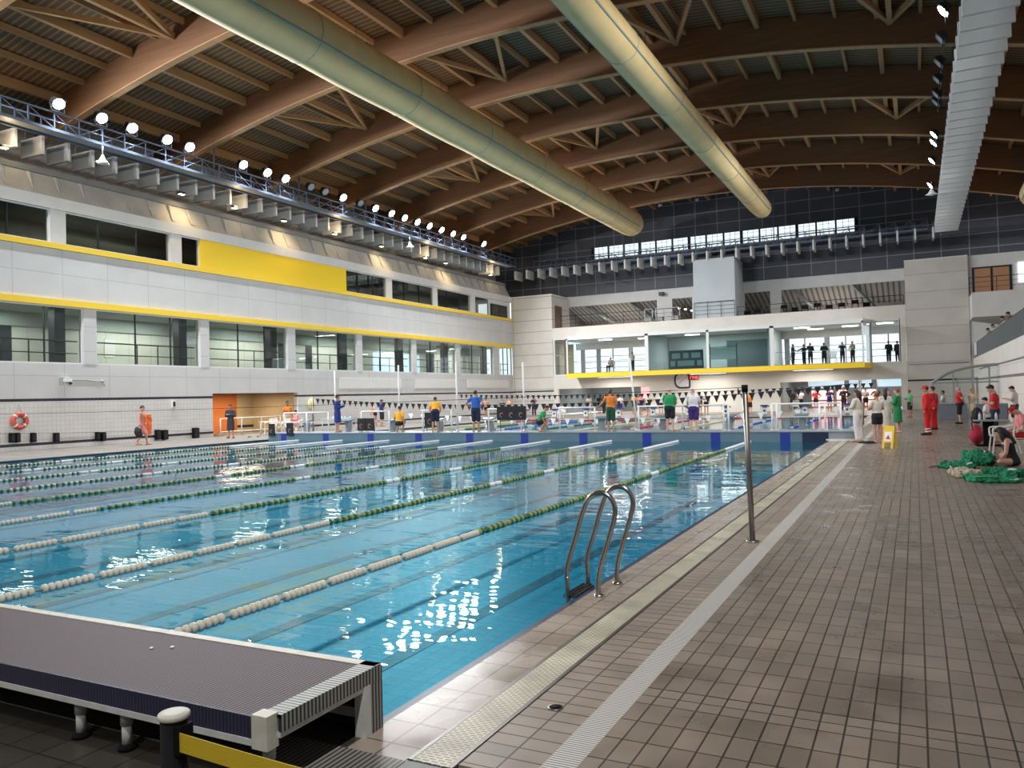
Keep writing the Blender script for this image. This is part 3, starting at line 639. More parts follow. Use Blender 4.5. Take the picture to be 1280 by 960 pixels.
# ---- right wall with spectator gallery
wrr = struct(MB().box(XR, XR + 0.3, 16, YF, 2.14, 3.6).box(XR, XR + 0.3, 16, YF, 0, 2.02).build('wall_right', M['wall_right']))
MB().box(XR - 0.005, XR + 0.3, 16, YF, 2.02, 2.14).build('grey_band', M['concrete_d'], wrr)
MB().box(XR + 0.301, 12, 16, YF, 3.3, 3.6).build('gallery_floor', M['concrete'], wrr)
MB().tube([(XR - 0.04, 20, 2.75), (XR - 0.04, 60, 2.75)], 0.035, 6).build('conduit', M['frame_g'], wrr)
MB().box(XR - 0.06, XR + 0.02, 33.0, 34.2, 0, 2.1).build('brown_door', M['brown_wood'], wrr)
struct(MB().box(3.63, 12, YF + 0.1, YF + 0.3, 0, 6.4).build('wall_gallery_end', M['white']))
struct(MB().box(12, 12.3, -18, 70, 0, 15.2).build('wall_gallery_back', M['white']))
struct(MB().box(-38, 14, -18.3, -18, 0, 19).build('wall_rear', M['white']))
b = MB(); b.box(3.62, 3.74, 20, YF, 3.5, 3.62)
# ---- roof: sheet, beams with their purlins
b = MB(); xs = [-38 + 54 * i / 36 for i in range(37)]
poly = [(x, arch(x) + 1.55) for x in xs] + [(x, arch(x) + 1.75) for x in reversed(xs)]
b.prism(poly, 'Y', -18, 70.3)
roof = struct(b.build('ceiling', M['roof']))
BY = [30.2 + 6.6 * k for k in range(-7, 6)]
PXS = [-35.0 + 1.62 * k for k in range(30)]
for i, y in enumerate(BY):
    bm_ = MB(); xs = [-37 + 51 * j / 40 for j in range(41)]
    poly = [(x, arch(x)) for x in xs] + [(x, arch(x) + 1.5) for x in reversed(xs)]
    bm_.prism(poly, 'Y', y - 0.12, y + 0.12)
    k_ = len(BY) - 1 - i
    o = bm_.build('roof_beam', M['glulam'])
    if k_ > 6: lab, g_ = 'brown arched glulam roof beam high above the near end of the hall', 'near roof beams'
    else: lab, g_ = 'brown arched glulam roof beam, %s counted from the charcoal end wall' % ORD[k_], 'arched roof beams'
    tag(o, lab, 'beam', g_)
    fl = MB().prism([(x, arch(x) - 0.05) for x in xs] + [(x, arch(x)) for x in reversed(xs)], 'Y', y - 0.16, y + 0.16); fl.build('bottom_lamella', M['purlin'], o)
    ye = (BY[i + 1] if i + 1 < len(BY) else YG) - 0.12
    if y < 5: continue
    for j, x in enumerate(PXS):
        if y < 16 and not (-30 < x < 2): continue
        big = j % 3 == 0
        zt = arch(x) + 1.5; hh = 0.42 if big else 0.26; w = 0.20 if big else 0.13
        MB().box(x - w / 2, x + w / 2, y + 0.12, ye, zt - hh, zt).build('purlin', M['purlin'], o)
    if i % 2 == 1 and y > 16:
        for xc in (-27.5, -18.5, -9.5, -0.5):
            z = arch(xc) + 1.0
            MB().bar((xc - 2.6, y + 0.12, arch(xc - 2.6) + 0.95), (xc, ye, arch(xc) + 0.95), 0.16, 0.22).build('wind_brace', M['purlin'], o)
            MB().bar((xc + 2.6, y + 0.12, arch(xc + 2.6) + 0.95), (xc, ye, arch(xc) + 0.95), 0.16, 0.22).build('wind_brace', M['purlin'], o)
            MB().bar((xc, y + 0.12, arch(xc) + 0.95), (xc, ye, arch(xc) + 0.95), 0.2, 0.3).build('brace_strut', M['purlin'], o)
# ================================================================ UNDER THE ROOF
# ---- fabric air ducts
def duct(x, z, r, y0, y1, sag, label, squash=1.0):
    e = empty('air_duct', (x, y0, z)); tag(e, label, 'air duct', None)
    n = 28; b = MB(); rings = []; L = y1 - y0
    ys = [L * i / 70 for i in range(71)]
    def rad(t): return r * (1 if t < L - 1.6 else sqrt(max(0.02, 1 - ((t - (L - 1.6)) / 1.62) ** 2)))
    vs_ = []; fs = []
    for t in ys + [L - 1.2, L - 0.8, L - 0.5, L - 0.25, L - 0.08]:
        pass
    ys = sorted(ys + [L - 1.2, L - 0.8, L - 0.5, L - 0.25, L - 0.08])
    for t in ys:
        rr = rad(t); dz = -sag * abs(sin(pi * t / 6.6)) * 0.5
        for j in range(n):
            a = 2 * pi * j / n
            vs_.append((rr * cos(a), t, rr * squash * sin(a) + dz * (0.4 if sin(a) > 0 else 1)))
    for i in range(len(ys) - 1):
        for j in range(n):
            fs.append((i * n + j, (i + 1) * n + j, (i + 1) * n + (j + 1) % n, i * n + (j + 1) % n))
    b.smooth = True; b._add(vs_, fs); b.build('fabric_sleeve', M['duct'], e)
    # seam bands along the sleeve, rings and the cable it hangs from
    for a in (radians(205), radians(-25)):
        q = MB(); q.tube([(r * 1.01 * cos(a), t, r * squash * 1.01 * sin(a) - sag * abs(sin(pi * t / 6.6)) * 0.5) for t in ys if t < L - 1.7], 0.045, 6); q.build('seam', M['duct_seam'], e)
    k = 0.0
    while k < L - 2:
        if k > 8: MB().tube([(r * 1.005 * cos(2 * pi * j / 24), k, r * squash * 1.005 * sin(2 * pi * j / 24)) for j in range(24)], 0.025, 5, closed=True).build('ring_seam', M['duct_seam'], e)
        k += 6.6
    MB().tube([(0, 0, r * squash + 0.1), (0, L - 0.5, r * squash + 0.1)], 0.02, 5).build('suspension_cable', M['frame_d'], e)
    k = 3.3
    while k < L:
        MB().tube([(0, k, r * squash), (0, k, arch(x) - z + 0.05)], 0.012, 4).build('hanger', M['frame_d'], e); k += 6.6
    return e
duct(-20.1, 15.47, 1.02, -10, 63.0, 0.10, 'long cream fabric air duct nearer the bright floodlights on the left', 1.0)
duct(-9.85, 15.33, 0.72, -10, 62.8, 0.03, 'long cream fabric air duct nearer the middle of the roof')
duct(7.3, 14.0, 0.9, 20, 62.6, 0.03, 'cream fabric air duct right of the white baffles, only its end showing')

# ---- service gantries (lattice walkways)
def gantry(name, p0, p1, z0, z1, label, hang=True):
    """walkway truss from p0 to p1 (plan points)"""
    e = empty(name, (p0[0], p0[1], z0)); tag(e, label, 'gantry')
    d = Vector((p1[0] - p0[0], p1[1] - p0[1], 0)); L = d.length; d.normalize(); s_ = Vector((-d.y, d.x, 0)); H = z1 - z0
    P = lambda t, w, h: tuple(d * t + s_ * w + Vector((0, 0, h)))
    for w in (-0.45, 0.45):
        MB().bar(P(0, w, 0.06), P(L, w, 0.06), 0.08, 0.12).build('bottom_chord', M['truss'], e)
        MB().bar(P(0, w, H), P(L, w, H), 0.07, 0.07).build('top_chord', M['truss'], e)
        MB().tube([P(0, w, H * 0.55), P(L, w, H * 0.55)], 0.02, 5).build('side_rail', M['truss'], e)
    MB().bar(P(0, 0, 0.12), P(L, 0, 0.12), 0.85, 0.05).build('walkway_grating', M['frame_g'], e)
    n = int(L / 1.1); up = MB(); dg = MB(); posts = 0
    for i in range(n + 1):
        for w in (-0.45, 0.45):
            dst = MB() if posts < 96 and w == -0.45 else up
            dst.bar(P(L * i / n, w, 0.1), P(L * i / n, w, H), 0.05)
            if dst is not up: dst.build('upright', M['truss'], e); posts += 1
            if i < n:
                a = P(L * i / n, w, 0.12); b_ = P(L * (i + 1) / n, w, H - 0.03)
                if (i // 6) % 2: a, b_ = P(L * i / n, w, H - 0.03), P(L * (i + 1) / n, w, 0.12)
                dg.bar(a, b_, 0.035)
    o = up.build('far_side_uprights', M['truss'], e); o['kind'] = 'stuff'
    o = dg.build('lattice_diagonals', M['truss'], e); o['kind'] = 'stuff'
    if hang:
        t = 2.0
        while t < L:
            q = P(t, 0.45, 0); x = p0[0] + q[0]
            MB().bar(P(t, 0.45, 0.1), P(t, 0.45, arch(x) + 0.6 - z0), 0.07).build('hanger', M['truss'], e); t += 6.6
    return e
gantry('lighting_gantry', (-32.7, 9.0), (-32.7, 65.0), 13.5, 14.3, 'blue-grey steel lattice gantry carrying the floodlights over the windows at the left')
gantry('lighting_gantry', (2.25, 9.0), (2.25, 65.0), 14.3, 14.95, 'blue-grey steel gantry carrying the floodlights beside the right-hand row of baffles')
gantry('lighting_gantry', (-32.0, 68.9), (1.2, 68.9), 13.6, 14.5, 'blue-grey steel lattice gantry crossing in front of the charcoal end wall')

# ---- acoustic baffles
def baffle_proto(name, along, label, group):
    L, H, T_ = 1.5, 0.80, 0.13
    e = empty(name); tag(e, label, 'acoustic baffle', group)
    if along == 'X': MB().box(-L / 2, L / 2, -T_ / 2, T_ / 2, 0, H).build('board', M['baffle'], e)
    else: MB().box(-T_ / 2, T_ / 2, -L / 2, L / 2, 0, H).build('board', M['baffle'], e)
    for q in (-0.5, 0.5):
        p = (q, 0) if along == 'X' else (0, q)
        MB().tube([(p[0], p[1], H), (p[0], p[1], H + 0.5)], 0.01, 4).build('hanger', M['frame_g'], e)
    return e
lab = 'white acoustic baffle hanging in the long row under the floodlights at the left'
pr = baffle_proto('acoustic_baffle', 'X', lab, 'baffles in the row at the left'); k_ = list(kids(pr))
y = 19.4; first = True
while y < 65.3:
    if first: pr.location = (-34.5, y, 12.9); first = False
    else: dup(pr, (-34.5, y, 12.9), children=k_)
    y += 1.19
lab = 'white acoustic baffle hanging in the steep row beside the right-hand floodlights'
pr = baffle_proto('acoustic_baffle', 'X', lab, 'baffles in the row at the right'); k_ = list(kids(pr))
y = 17.0; first = True
while y < 65.9:
    if first: pr.location = (2.35, y, 12.9); first = False
    else: dup(pr, (2.35, y, 12.9), children=k_)
    y += 1.19
lab = 'white acoustic baffle hanging in the row across the charcoal end wall'
pr = baffle_proto('acoustic_baffle', 'Y', lab, 'baffles in the row across the end'); k_ = list(kids(pr))
x = -33.0; first = True
while x < 1.6:
    if first: pr.location = (x, 67.05, 12.62); first = False
    else: dup(pr, (x, 67.05, 12.62), children=k_)
    x += 1.19

# ---- floodlights
def flood_proto(label, group, lit, side):
    e = empty('floodlight'); tag(e, label, 'floodlight', group)
    s_ = side   # +1 shines towards +x
    tilt = radians(38) * s_
    mt = Matrix.Rotation(tilt, 4, 'Y')
    def tr(b): b.v = [tuple(mt @ Vector(q)) for q in b.v]; return b
    b = MB(); sx = s_
    b.prism([(-0.12 * sx, -0.12), (-0.12 * sx, 0.12), (0.10 * sx, 0.26), (0.10 * sx, -0.26)], 'Y', -0.28, 0.28)
    tr(b).build('housing', M['lamp_body'], e)
    b = MB(); b.ell((0.11 * sx, 0, 0), (0.04, 0.25, 0.23), 16, 9); tr(b).build('lens', M['lamp_on'] if lit else M['lamp_off'], e)
    MB().tube([(0, -0.3, 0), (0, -0.3, -0.38), (0, 0.3, -0.38), (0, 0.3, 0)], 0.018, 6).build('yoke', M['lamp_body'], e)
    return e
LY = [21.45, 23.46, 25.01, 26.96, 28.3, 31.88, 33.67, 35.13, 40.32, 43.73, 45.57, 47.17, 48.81, 50.42, 52.11, 53.83, 55.45, 58.84]
LYdark = [37.3, 38.6, 42.1]
pr = flood_proto('x', 'lit floodlights at the left', True, 1); k_ = list(kids(pr))
names = ['largest glow, leftmost of the lit row over the gallery'] 
for i, y in enumerate(LY):
    lb = 'blazing white floodlight on the left gantry, %s lit one from the near end' % ORD[i]
    o = pr if i == 0 else dup(pr, children=k_)
    o.location = (-32.2, y, 14.74); o['label'] = lb
    spot('flood_beam', (-31.95, y, 14.5), (-31.95 + 14, y, 0), FLOOD_W, 140, 0.4, (0.95, 0.98, 1.0), 0.2)
for y in (-12, -8, -4, 0, 4, 8, 12, 15.5):
    spot('flood_beam', (-31.95, y, 14.5), (-31.95 + 16, y + 22, 1), FLOOD_W * 1.5, 125, 0.7, (0.95, 0.98, 1.0), 0.3)  # unseen floods past the near end, added to light the far walls
pr = flood_proto('x', 'unlit floodlights at the left', False, 1); k_ = list(kids(pr))
for i, y in enumerate(LYdark):
    o = pr if i == 0 else dup(pr, children=k_)
    o.location = (-32.2, y, 14.74); o['label'] = 'unlit grey floodlight on the left gantry, %s dark one from the near end' % ORD[i]
RY = [31.32, 46.57, 48.05, 51.91, 58.2]; RYd = [33.9, 36.4, 38.4, 40.3, 41.4]
pr = flood_proto('x', 'lit floodlights at the right', True, -1); k_ = list(kids(pr))
for i, y in enumerate(RY):
    o = pr if i == 0 else dup(pr, children=k_)
    o.location = (1.32, y, 14.75); o['label'] = 'blazing white floodlight beside the right-hand baffles, %s lit one from the top' % ORD[i]
    spot('flood_beam', (1.1, y, 14.5), (1.1 - 17, y, 0), FLOOD_W * 1.5, 104, 0.5, (0.95, 0.98, 1.0), 0.2)
for y in (-12, -5, 2, 9, 16, 24):
    spot('flood_beam', (1.1, y, 14.5), (1.1 - 17, y + 10, 0), FLOOD_W * 1.7, 104, 0.5, (1.0, 0.98, 0.95), 0.3)  # unseen right-hand floods outside the view, added for more light
pr = flood_proto('x', 'unlit floodlights at the right', False, -1); k_ = list(kids(pr))
for i, y in enumerate(RYd):
    o = pr if i == 0 else dup(pr, children=k_)
    o.location = (1.3, y, 14.78); o['label'] = 'unlit dark floodlight beside the right-hand baffles, %s unlit one counted from the top' % ORD[i]
# small warm lamps between the baffles and the ledge
pr = None
for i, y in enumerate((20.0, 29.0, 32.6, 36.5, 41.2, 46.3, 52.0, 55.0, 62.6)):
    if pr is None:
        pr = empty('warm_uplight'); tag(pr, 'x', 'lamp', 'small warm lamps over the ledge')
        MB().cbox((0, 0, 0), (0.22, 0.3, 0.12)).build('housing', M['lamp_body'], pr)
        MB().cbox((0, 0, -0.07), (0.18, 0.26, 0.02)).build('lens', M['warm_on'], pr); k_ = list(kids(pr)); o = pr
    else: o = dup(pr, children=k_)
    o.location = (-33.6, y, 12.72); o['label'] = 'small warm lamp glowing on the left ledge, %s counted from the near end' % ORD[i]
    if i in (0, 2, 4, 6, 8):
        l = bpy.data.lights.new('warm_glow', 'POINT'); l.energy = WARM_W * 0.22; l.color = (1.0, 0.74, 0.42); l.shadow_soft_size = 0.08
        lo = bpy.data.objects.new('warm_glow', l); COL.objects.link(lo); lo.location = (-33.45, y + 0.1, 12.85)
    if i in (1, 3, 5, 7): spot('warm_beam', (-32.75, y, 12.55), (-33.7, y, 10.9), WARM_W, 118, 1.0, (1.0, 0.72, 0.38), 0.06)
# loudspeaker horns and projectors
def horn(loc, label, m=M['white_pipe']):
    e = empty('horn_loudspeaker', loc); tag(e, label, 'loudspeaker')
    MB().lathe([(0.05, 0.0), (0.09, -0.1), (0.2, -0.28), (0.34, -0.36), (0.34, -0.38)], (0, 0, 0), 4).build('horn', m, e)
    MB().tube([(0, 0, 0), (0, 0, 0.4)], 0.025, 6).build('bracket', M['frame_g'], e)
horn((-31.9, 47.4, 12.95), 'white pyramid loudspeaker hung under the left gantry')
horn((1.2, 53.2, 13.4), 'white pyramid loudspeaker hung under the right-hand lit floodlights')
horn((-31.9, 23.3, 12.95), 'white loudspeaker hung under the left gantry near its biggest lights')

# ---- lights for the rooms, several added for brightness
def area(loc, sx, sy, w, col=(1, 0.97, 0.9), rot=(0, 0, 0)):
    l = bpy.data.lights.new('room_lamp', 'AREA'); l.energy = w; l.shape = 'RECTANGLE'; l.size = sx; l.size_y = sy; l.color = col
    o = bpy.data.objects.new('room_lamp', l); COL.objects.link(o); o.location = loc; o.rotation_euler = rot; return o
for y in (20, 28, 36, 44, 52, 60): area((-35.6, y, 6.22), 0.4, 4.0, ROOM_W)  # unseen corridor lamps, added because the interior needs light
for x, y in ((-25.5, 69.5), (-22.0, 70.5), (-8.2, 69), (-4.6, 70.2), (-17.0, 69.5)): area((x, y + 0.2, 6.70), 1.2, 0.35, ROOM_W * 0.9)
for x in (-26, -23, -7, -3.5): area((x, 71.5, 3.2), 2.0, 0.5, ROOM_W * 1.2)
for x in (-23, -15, -7): area((x, 64.9, 3.10), 3.0, 0.15, ROOM_W * 0.55)  # beams of the strips added to brighten the wall under the bay
for y in (25, 44, 56): area((-35.2, y, 10.5), 0.4, 5.0, ROOM_W * 0.5)  # unseen lights added to lift the dark upper rooms
area((-14.0, 69.0, 6.68), 2.0, 1.0, ROOM_W * 1.2)  # unseen light added to brighten the blue-grey room
area((-25, 73, 9.4), 3, 0.5, ROOM_W * 1.2); area((-6, 73, 9.4), 3, 0.5, ROOM_W * 1.2)
area((-35.4, 34.5, 2.28), 1.0, 3.0, ROOM_W * 0.8, (1, 0.85, 0.6))
area((8, 58, 6.2), 1, 1, ROOM_W * 0.6, (1, 0.85, 0.65))
# ================================================================ POOL EQUIPMENT
# ---- movable bulkhead
BZ = 0.31
e = empty('pool_bulkhead', (-14.5, 28.3, 0)); tag(e, 'long grey-blue movable bulkhead crossing the pool, people standing on it', 'bulkhead')
ox = -14.5
MB().box(-27.3 - ox, -3.45 - ox, 0, 1.6, -0.9, BZ - 0.03).build('body', M['bulk'], e)
MB().box(-27.3 - ox, -1.64 - ox, -0.02, 1.62, BZ - 0.03, BZ).build('top_deck', M['bulk_top'], e)
MB().box(-3.45 - ox, -2.62 - ox, 0, 1.6, -0.6, BZ - 0.03).build('dark_end_block', M['bulk_dark'], e)
MB().box(-2.62 - ox, -1.64 - ox, 0.0, 1.6, 0.01, BZ - 0.03).build('carriage_panel', M['bulk_top'], e)
MB().box(-2.7 - ox, -1.62 - ox, -0.06, 0.0, 0.0, 0.05).build('carriage_sill', M['white_pipe'], e)
for k in range(10):
    x = -3.85 - 2.5 * k - ox
    if k == 0: x = -4.0 - ox
    MB().box(x - 0.16, x + 0.16, -0.012, 0.0, -0.5, BZ - 0.04).build('lane_plate', M['bulk_blue'], e)

# ---- starting blocks
def block_proto(label, group):
    e = empty('starting_block'); tag(e, label, 'starting block', group)
    MB().prism([(-0.32, 0.62), (0.32, 0.70), (0.32, 0.76), (-0.32, 0.68)], 'X', -0.25, 0.25).build('platform', M['bulk_blue'] if 'far' in group else M['bulk'], e)
    MB().prism([(-0.06, 0.0), (0.18, 0.0), (0.20, 0.66), (-0.10, 0.63)], 'X', -0.11, 0.11).build('pedestal', M['bulk_top'], e)
    MB().box(-0.17, 0.17, 0.185, 0.21, 0.16, 0.56).build('front_plate', M['plastic_w'], e)
    MB().lathe([(0.07, 0), (0.07, 0.006)], (0, 0.21, 0.38), 12, 'Y').build('emblem', M['bulk_dark'], e)
    MB().tube([(-0.2, 0.30, 0.62), (-0.2, 0.36, 0.45), (0.2, 0.36, 0.45), (0.2, 0.30, 0.62)], 0.014, 6).build('grip_bar', M['steel'], e)
    return e
pr = block_proto('x', 'starting blocks on the bulkhead'); k_ = list(kids(pr))
for k in range(10):
    o = pr if k == 0 else dup(pr, children=k_)
    o.location = (-3.6 - 2.5 * k, 29.56, BZ); o.rotation_euler = (0, 0, 0); o.scale = (0.85, 0.85, 0.74)
    o['label'] = 'white and blue starting block on the bulkhead, %s counted from its right end' % ORD[k]
pr = block_proto('x', 'starting blocks at the far end'); k_ = list(kids(pr))
for k in range(10):
    o = pr if k == 0 else dup(pr, children=k_)
    o.location = (-3.85 - 2.5 * k, 54.0, 0.0); o.rotation_euler = (0, 0, pi)
    o['label'] = 'small blue starting block at the far pool end, %s counted from the right' % ORD[k]

# ---- white rails, masts and banners on the bulkhead
def grail(x0, x1, posts, label):
    e = empty('guard_rail', (x0, 29.05, BZ)); tag(e, label, 'railing', 'white rails on the bulkhead')
    L = x1 - x0; H = 0.92
    MB().tube([(0, 0, H), (L, 0, H)], 0.032, 8).build('top_rail', M['white_pipe'], e)
    for p in posts:
        MB().tube([(p - x0, 0, 0), (p - x0, 0, H)], 0.034, 8).build('post', M['white_pipe'], e)
        MB().lathe([(0.07, 0), (0.07, 0.02)], (p - x0, 0, 0), 10).build('foot_plate', M['white_pipe'], e)
    MB().tube([(0, 0, H * 0.5), (L, 0, H * 0.5)], 0.016, 6).build('mid_rail', M['white_pipe'], e)
grail(-27.0, -24.3, (-27.0, -25.6, -24.3), 'white pipe rail at the far left end of the bulkhead')
grail(-22.4, -20.87, (-20.87, -22.4), 'white pipe rail on the bulkhead left of the seated person in orange')
grail(-19.21, -17.63, (-19.1, -17.66), 'white pipe rail on the bulkhead behind the bending person in orange')
grail(-15.91, -14.28, (-15.85, -14.35), 'white pipe rail on the bulkhead right of the man in the blue shirt')
grail(-12.71, -11.12, (-12.64, -11.15), 'white pipe rail on the bulkhead held by the man in orange')
grail(-9.43, -6.01, (-9.38, -7.7, -6.2, -6.03), 'longest white pipe rail on the bulkhead, between the green and white shirted men')
grail(-4.53, -2.27, (-4.52, -4.36, -2.95, -2.78, -2.28), 'white pipe rail at the right end of the bulkhead')
for i, (x, zt, lean, lb) in enumerate(((-24.2, 3.14, 0, 'slim white mast on the bulkhead beside the person in a blue robe'), (-20.6, 3.27, 0.0, 'slim white mast on the bulkhead just left of the seated person in orange'), (-17.6, 3.3, 0.0, 'tall white mast on the bulkhead left of the man in the blue shirt'), (-14.4, 3.13, 0, 'slim white mast on the bulkhead behind the wide black banner'), (-9.6, 3.1, -0.2, 'leaning white mast on the bulkhead between the orange and green shirted men'))):
    e = empty('white_mast', (x, 29.45, BZ)); tag(e, lb, 'pole')
    MB().tube([(0, 0, 0), (lean, 0, zt - BZ)], 0.038, 8).build('pole', M['white_pipe'], e)
    MB().lathe([(0.09, 0), (0.09, 0.025), (0.05, 0.06)], (0, 0, 0), 10).build('foot', M['white_pipe'], e)
# white post line at the left deck too
def emblem(parent, x, y, z, r):
    """swirl mark printed on the black boards"""
    pts = [(x + r * (0.35 + 0.65 * t / 10) * cos(0.6 + t * 0.42), y, z + r * (0.35 + 0.65 * t / 10) * sin(0.6 + t * 0.42)) for t in range(11)]
    MB().tube(pts, r * 0.09, 5).build('swirl_mark', M['frame_g'], parent)
    pts = [(x - r * 0.5 + r * t / 6, y, z - r * 0.2 + r * 0.5 * sin(pi * t / 6)) for t in range(7)]
    MB().tube(pts, r * 0.08, 5).build('red_mark', M['red_print'], parent)
def board(x0, x1, z0, z1, y, label, legs=True, n=1):
    e = empty('lane_board', ((x0 + x1) / 2, y, z0)); tag(e, label, 'board', 'black boards on the bulkhead'); w = x1 - x0; h = z1 - z0
    MB().box(-w / 2, w / 2, 0, 0.05, 0, h).build('panel', M['blackcloth'], e)
    for k in range(n): emblem(e, -w / 2 + w * (k + 0.55) / n, -0.012, h * 0.42, min(w / n, h) * 0.28)
    if legs:
        for s in (-1, 1): MB().tube([(s * w * 0.42, 0.08, h * 0.9), (s * w * 0.42, 0.12, BZ - z0)], 0.012, 5).build('leg', M['frame_d'], e)
board(-27.2, -26.85, 0.19, 0.75, 28.215, 'small black board on the bulkhead in front of the white table', False)
board(-26.1, -25.72, 0.20, 0.78, 28.215, 'small black board on the bulkhead in front of the person in pink', False)
board(-22.53, -22.10, 0.37, 0.93, 28.9, 'left one of two black boards side by side on the bulkhead')
board(-22.07, -21.62, 0.37, 0.93, 28.9, 'right one of two black boards side by side on the bulkhead')
board(-18.92, -18.42, 0.52, 1.14, 28.9, 'single black board beside the bending person in orange')
board(-15.36, -14.04, 0.78, 1.34, 28.85, 'wide black banner with three swirl marks on the bulkhead rail', True, 3)

# ---- backstroke flag lines
def flag_line(y, x0, x1, zpost, zsag, w, h, step, label, cols, posts=True):
    e = empty('flag_line', (x0, y, 0)); tag(e, label, 'flag line')
    L = x1 - x0; z = lambda t: zpost - 4 * (zpost - zsag) * (t / L) * (1 - t / L)
    MB().tube([(L * i / 40, 0, z(L * i / 40)) for i in range(41)], 0.009, 4).build('cord', M['cable'], e)
    t = step; i = 0
    while t < L - step / 2:
        if i < 100:
            b = MB(); b.prism([(t - w / 2, z(t)), (t + w / 2, z(t)), (t, z(t) - h)], 'Y', -0.004, 0.004); b.build('pennant', cols[i % len(cols)], e)
        t += step; i += 1
    if posts:
        for t in (0, L):
            MB().tube([(t, 0, 0), (t, 0, zpost + 0.1)], 0.05, 8).build('post', M['steel_d'], e)
    return e
flag_line(33.4, -29.0, -1.9, 1.92, 1.36, 0.26, 0.30, 0.36, 'nearer line of dark triangular flags across the pool behind the bulkhead', [M['blackcloth']])
flag_line(48.5, -29.0, -1.9, 1.98, 1.70, 0.26, 0.30, 0.40, 'further line of dark triangular flags across the far pool half', [M['blackcloth']])
flag_line(40.0, -28.0, -2.2, 0.95, 0.45, 0.34, 0.36, 0.85, 'low line of white triangular flags above the far pool half', [M['float_white']])

# ---- lane ropes
DISC = None
def float_mesh(r):
    b = MB(); w = 0.025
    b.lathe([(r * 0.35, -w), (r * 0.88, -w * 0.8), (r, -w * 0.35), (r, w * 0.35), (r * 0.88, w * 0.8), (r * 0.35, w)], (0, 0, 0), 12, 'Y')
    return b
def rope(x, y0, y1, label, pattern, nparts, r=0.050, pitch=0.070, group='lane ropes across the near half', cat='lane rope'):
    """pattern: distance from the near end -> material key or None"""
    e = empty('lane_rope', (x, y0, WZ + 0.02)); tag(e, label, cat, group); L = y1 - y0
    MB().tube([(0, 0, 0), (0, L, 0)], 0.012, 6).build('cable', M['cable'], e)
    protos = {}; n = int(L / pitch); rest = {}
    seg = 12 if nparts else 8
    for i in range(n):
        t = (i + 0.5) * pitch
        key = pattern(t, i)
        if key is None: continue
        if i < nparts:
            if key not in protos:
                b = float_mesh(r); o = b.build('float_disc', M[key], e, (0, t, 0)); protos[key] = o
            else:
                o = protos[key].copy(); COL.objects.link(o); o.parent = e; o.location = (0, t, 0); KID[e.name].append(o)
        else: rest.setdefault(key, []).append(t)
    if rest:
        b = MB(); mats = list(rest)
        for mi, key in enumerate(mats):
            b.cur = mi
            for t in rest[key]:
                w = 0.025 if nparts else 0.027
                b.lathe([(r * 0.4, t - w), (r, t - w * 0.5), (r, t + w * 0.5), (r * 0.4, t + w)], (0, 0, 0), seg, 'Y')
        o = b.build('float_discs', [M[k] for k in mats], e, fix=False); o['kind'] = 'stuff'
    MB().tube([(0, -0.05, 0), (0, 0.12, 0)], 0.02, 6).build('end_hook', M['steel'], e)
    return e
def pat(white_to, a, b_, mid):
    def f(t, i):
        if i % 9 == 8 and t < 20: return None
        if t < white_to: return 'float_w'
        if t > 20.5 or 10.4 < t < 10.95 or 13.0 < t < 13.55: return 'float_white'
        return a if i % 2 else b_
    return f
LR = [(-5.15, 'first lane rope from the right, cream floats turning green by the ladder'), (-7.68, 'second lane rope from the right, meeting the dark platform edge'), (-10.21, 'third lane rope from the right edge of the pool'), (-12.74, 'fourth lane rope from the right edge of the pool'), (-15.27, 'fifth lane rope from the right, along the middle of the pool'),
      (-17.80, 'sixth lane rope from the right edge of the pool'), (-20.33, 'seventh lane rope from the right edge of the pool'), (-22.86, 'eighth lane rope from the right, last but one before the left deck'), (-25.39, 'ninth lane rope from the right, closest to the left deck')]
for k, (x, lb) in enumerate(LR):
    a, b_ = (('float_g', 'float_lime') if k < 5 else ('float_g', 'float_w'))
    rope(x, 3.6, 28.25, lb, pat(5.45 + 0.1 * (k % 3), a, b_, (13.2, 14.3)), 100 if k < 3 else 0, r=0.046 if k < 3 else 0.040)
far_cols = ['float_b', 'float_b', 'float_y', 'float_r', 'float_y', 'float_g', 'float_b', 'float_g', 'float_y']
names_ = ['blue', 'blue', 'yellow', 'red', 'yellow', 'green', 'blue', 'green', 'yellow']
for k in range(9):
    rope(-5.1 - 2.5 * k, 29.95, 53.4, '%s lane rope beyond the bulkhead, %s from the right' % (names_[k], ORD[k]), (lambda c: lambda t, i: 'float_r' if t < 3 or t > 20 else (c if (i // 6) % 4 else 'float_w'))(far_cols[k]), 0, pitch=0.16, group='lane ropes beyond the bulkhead')

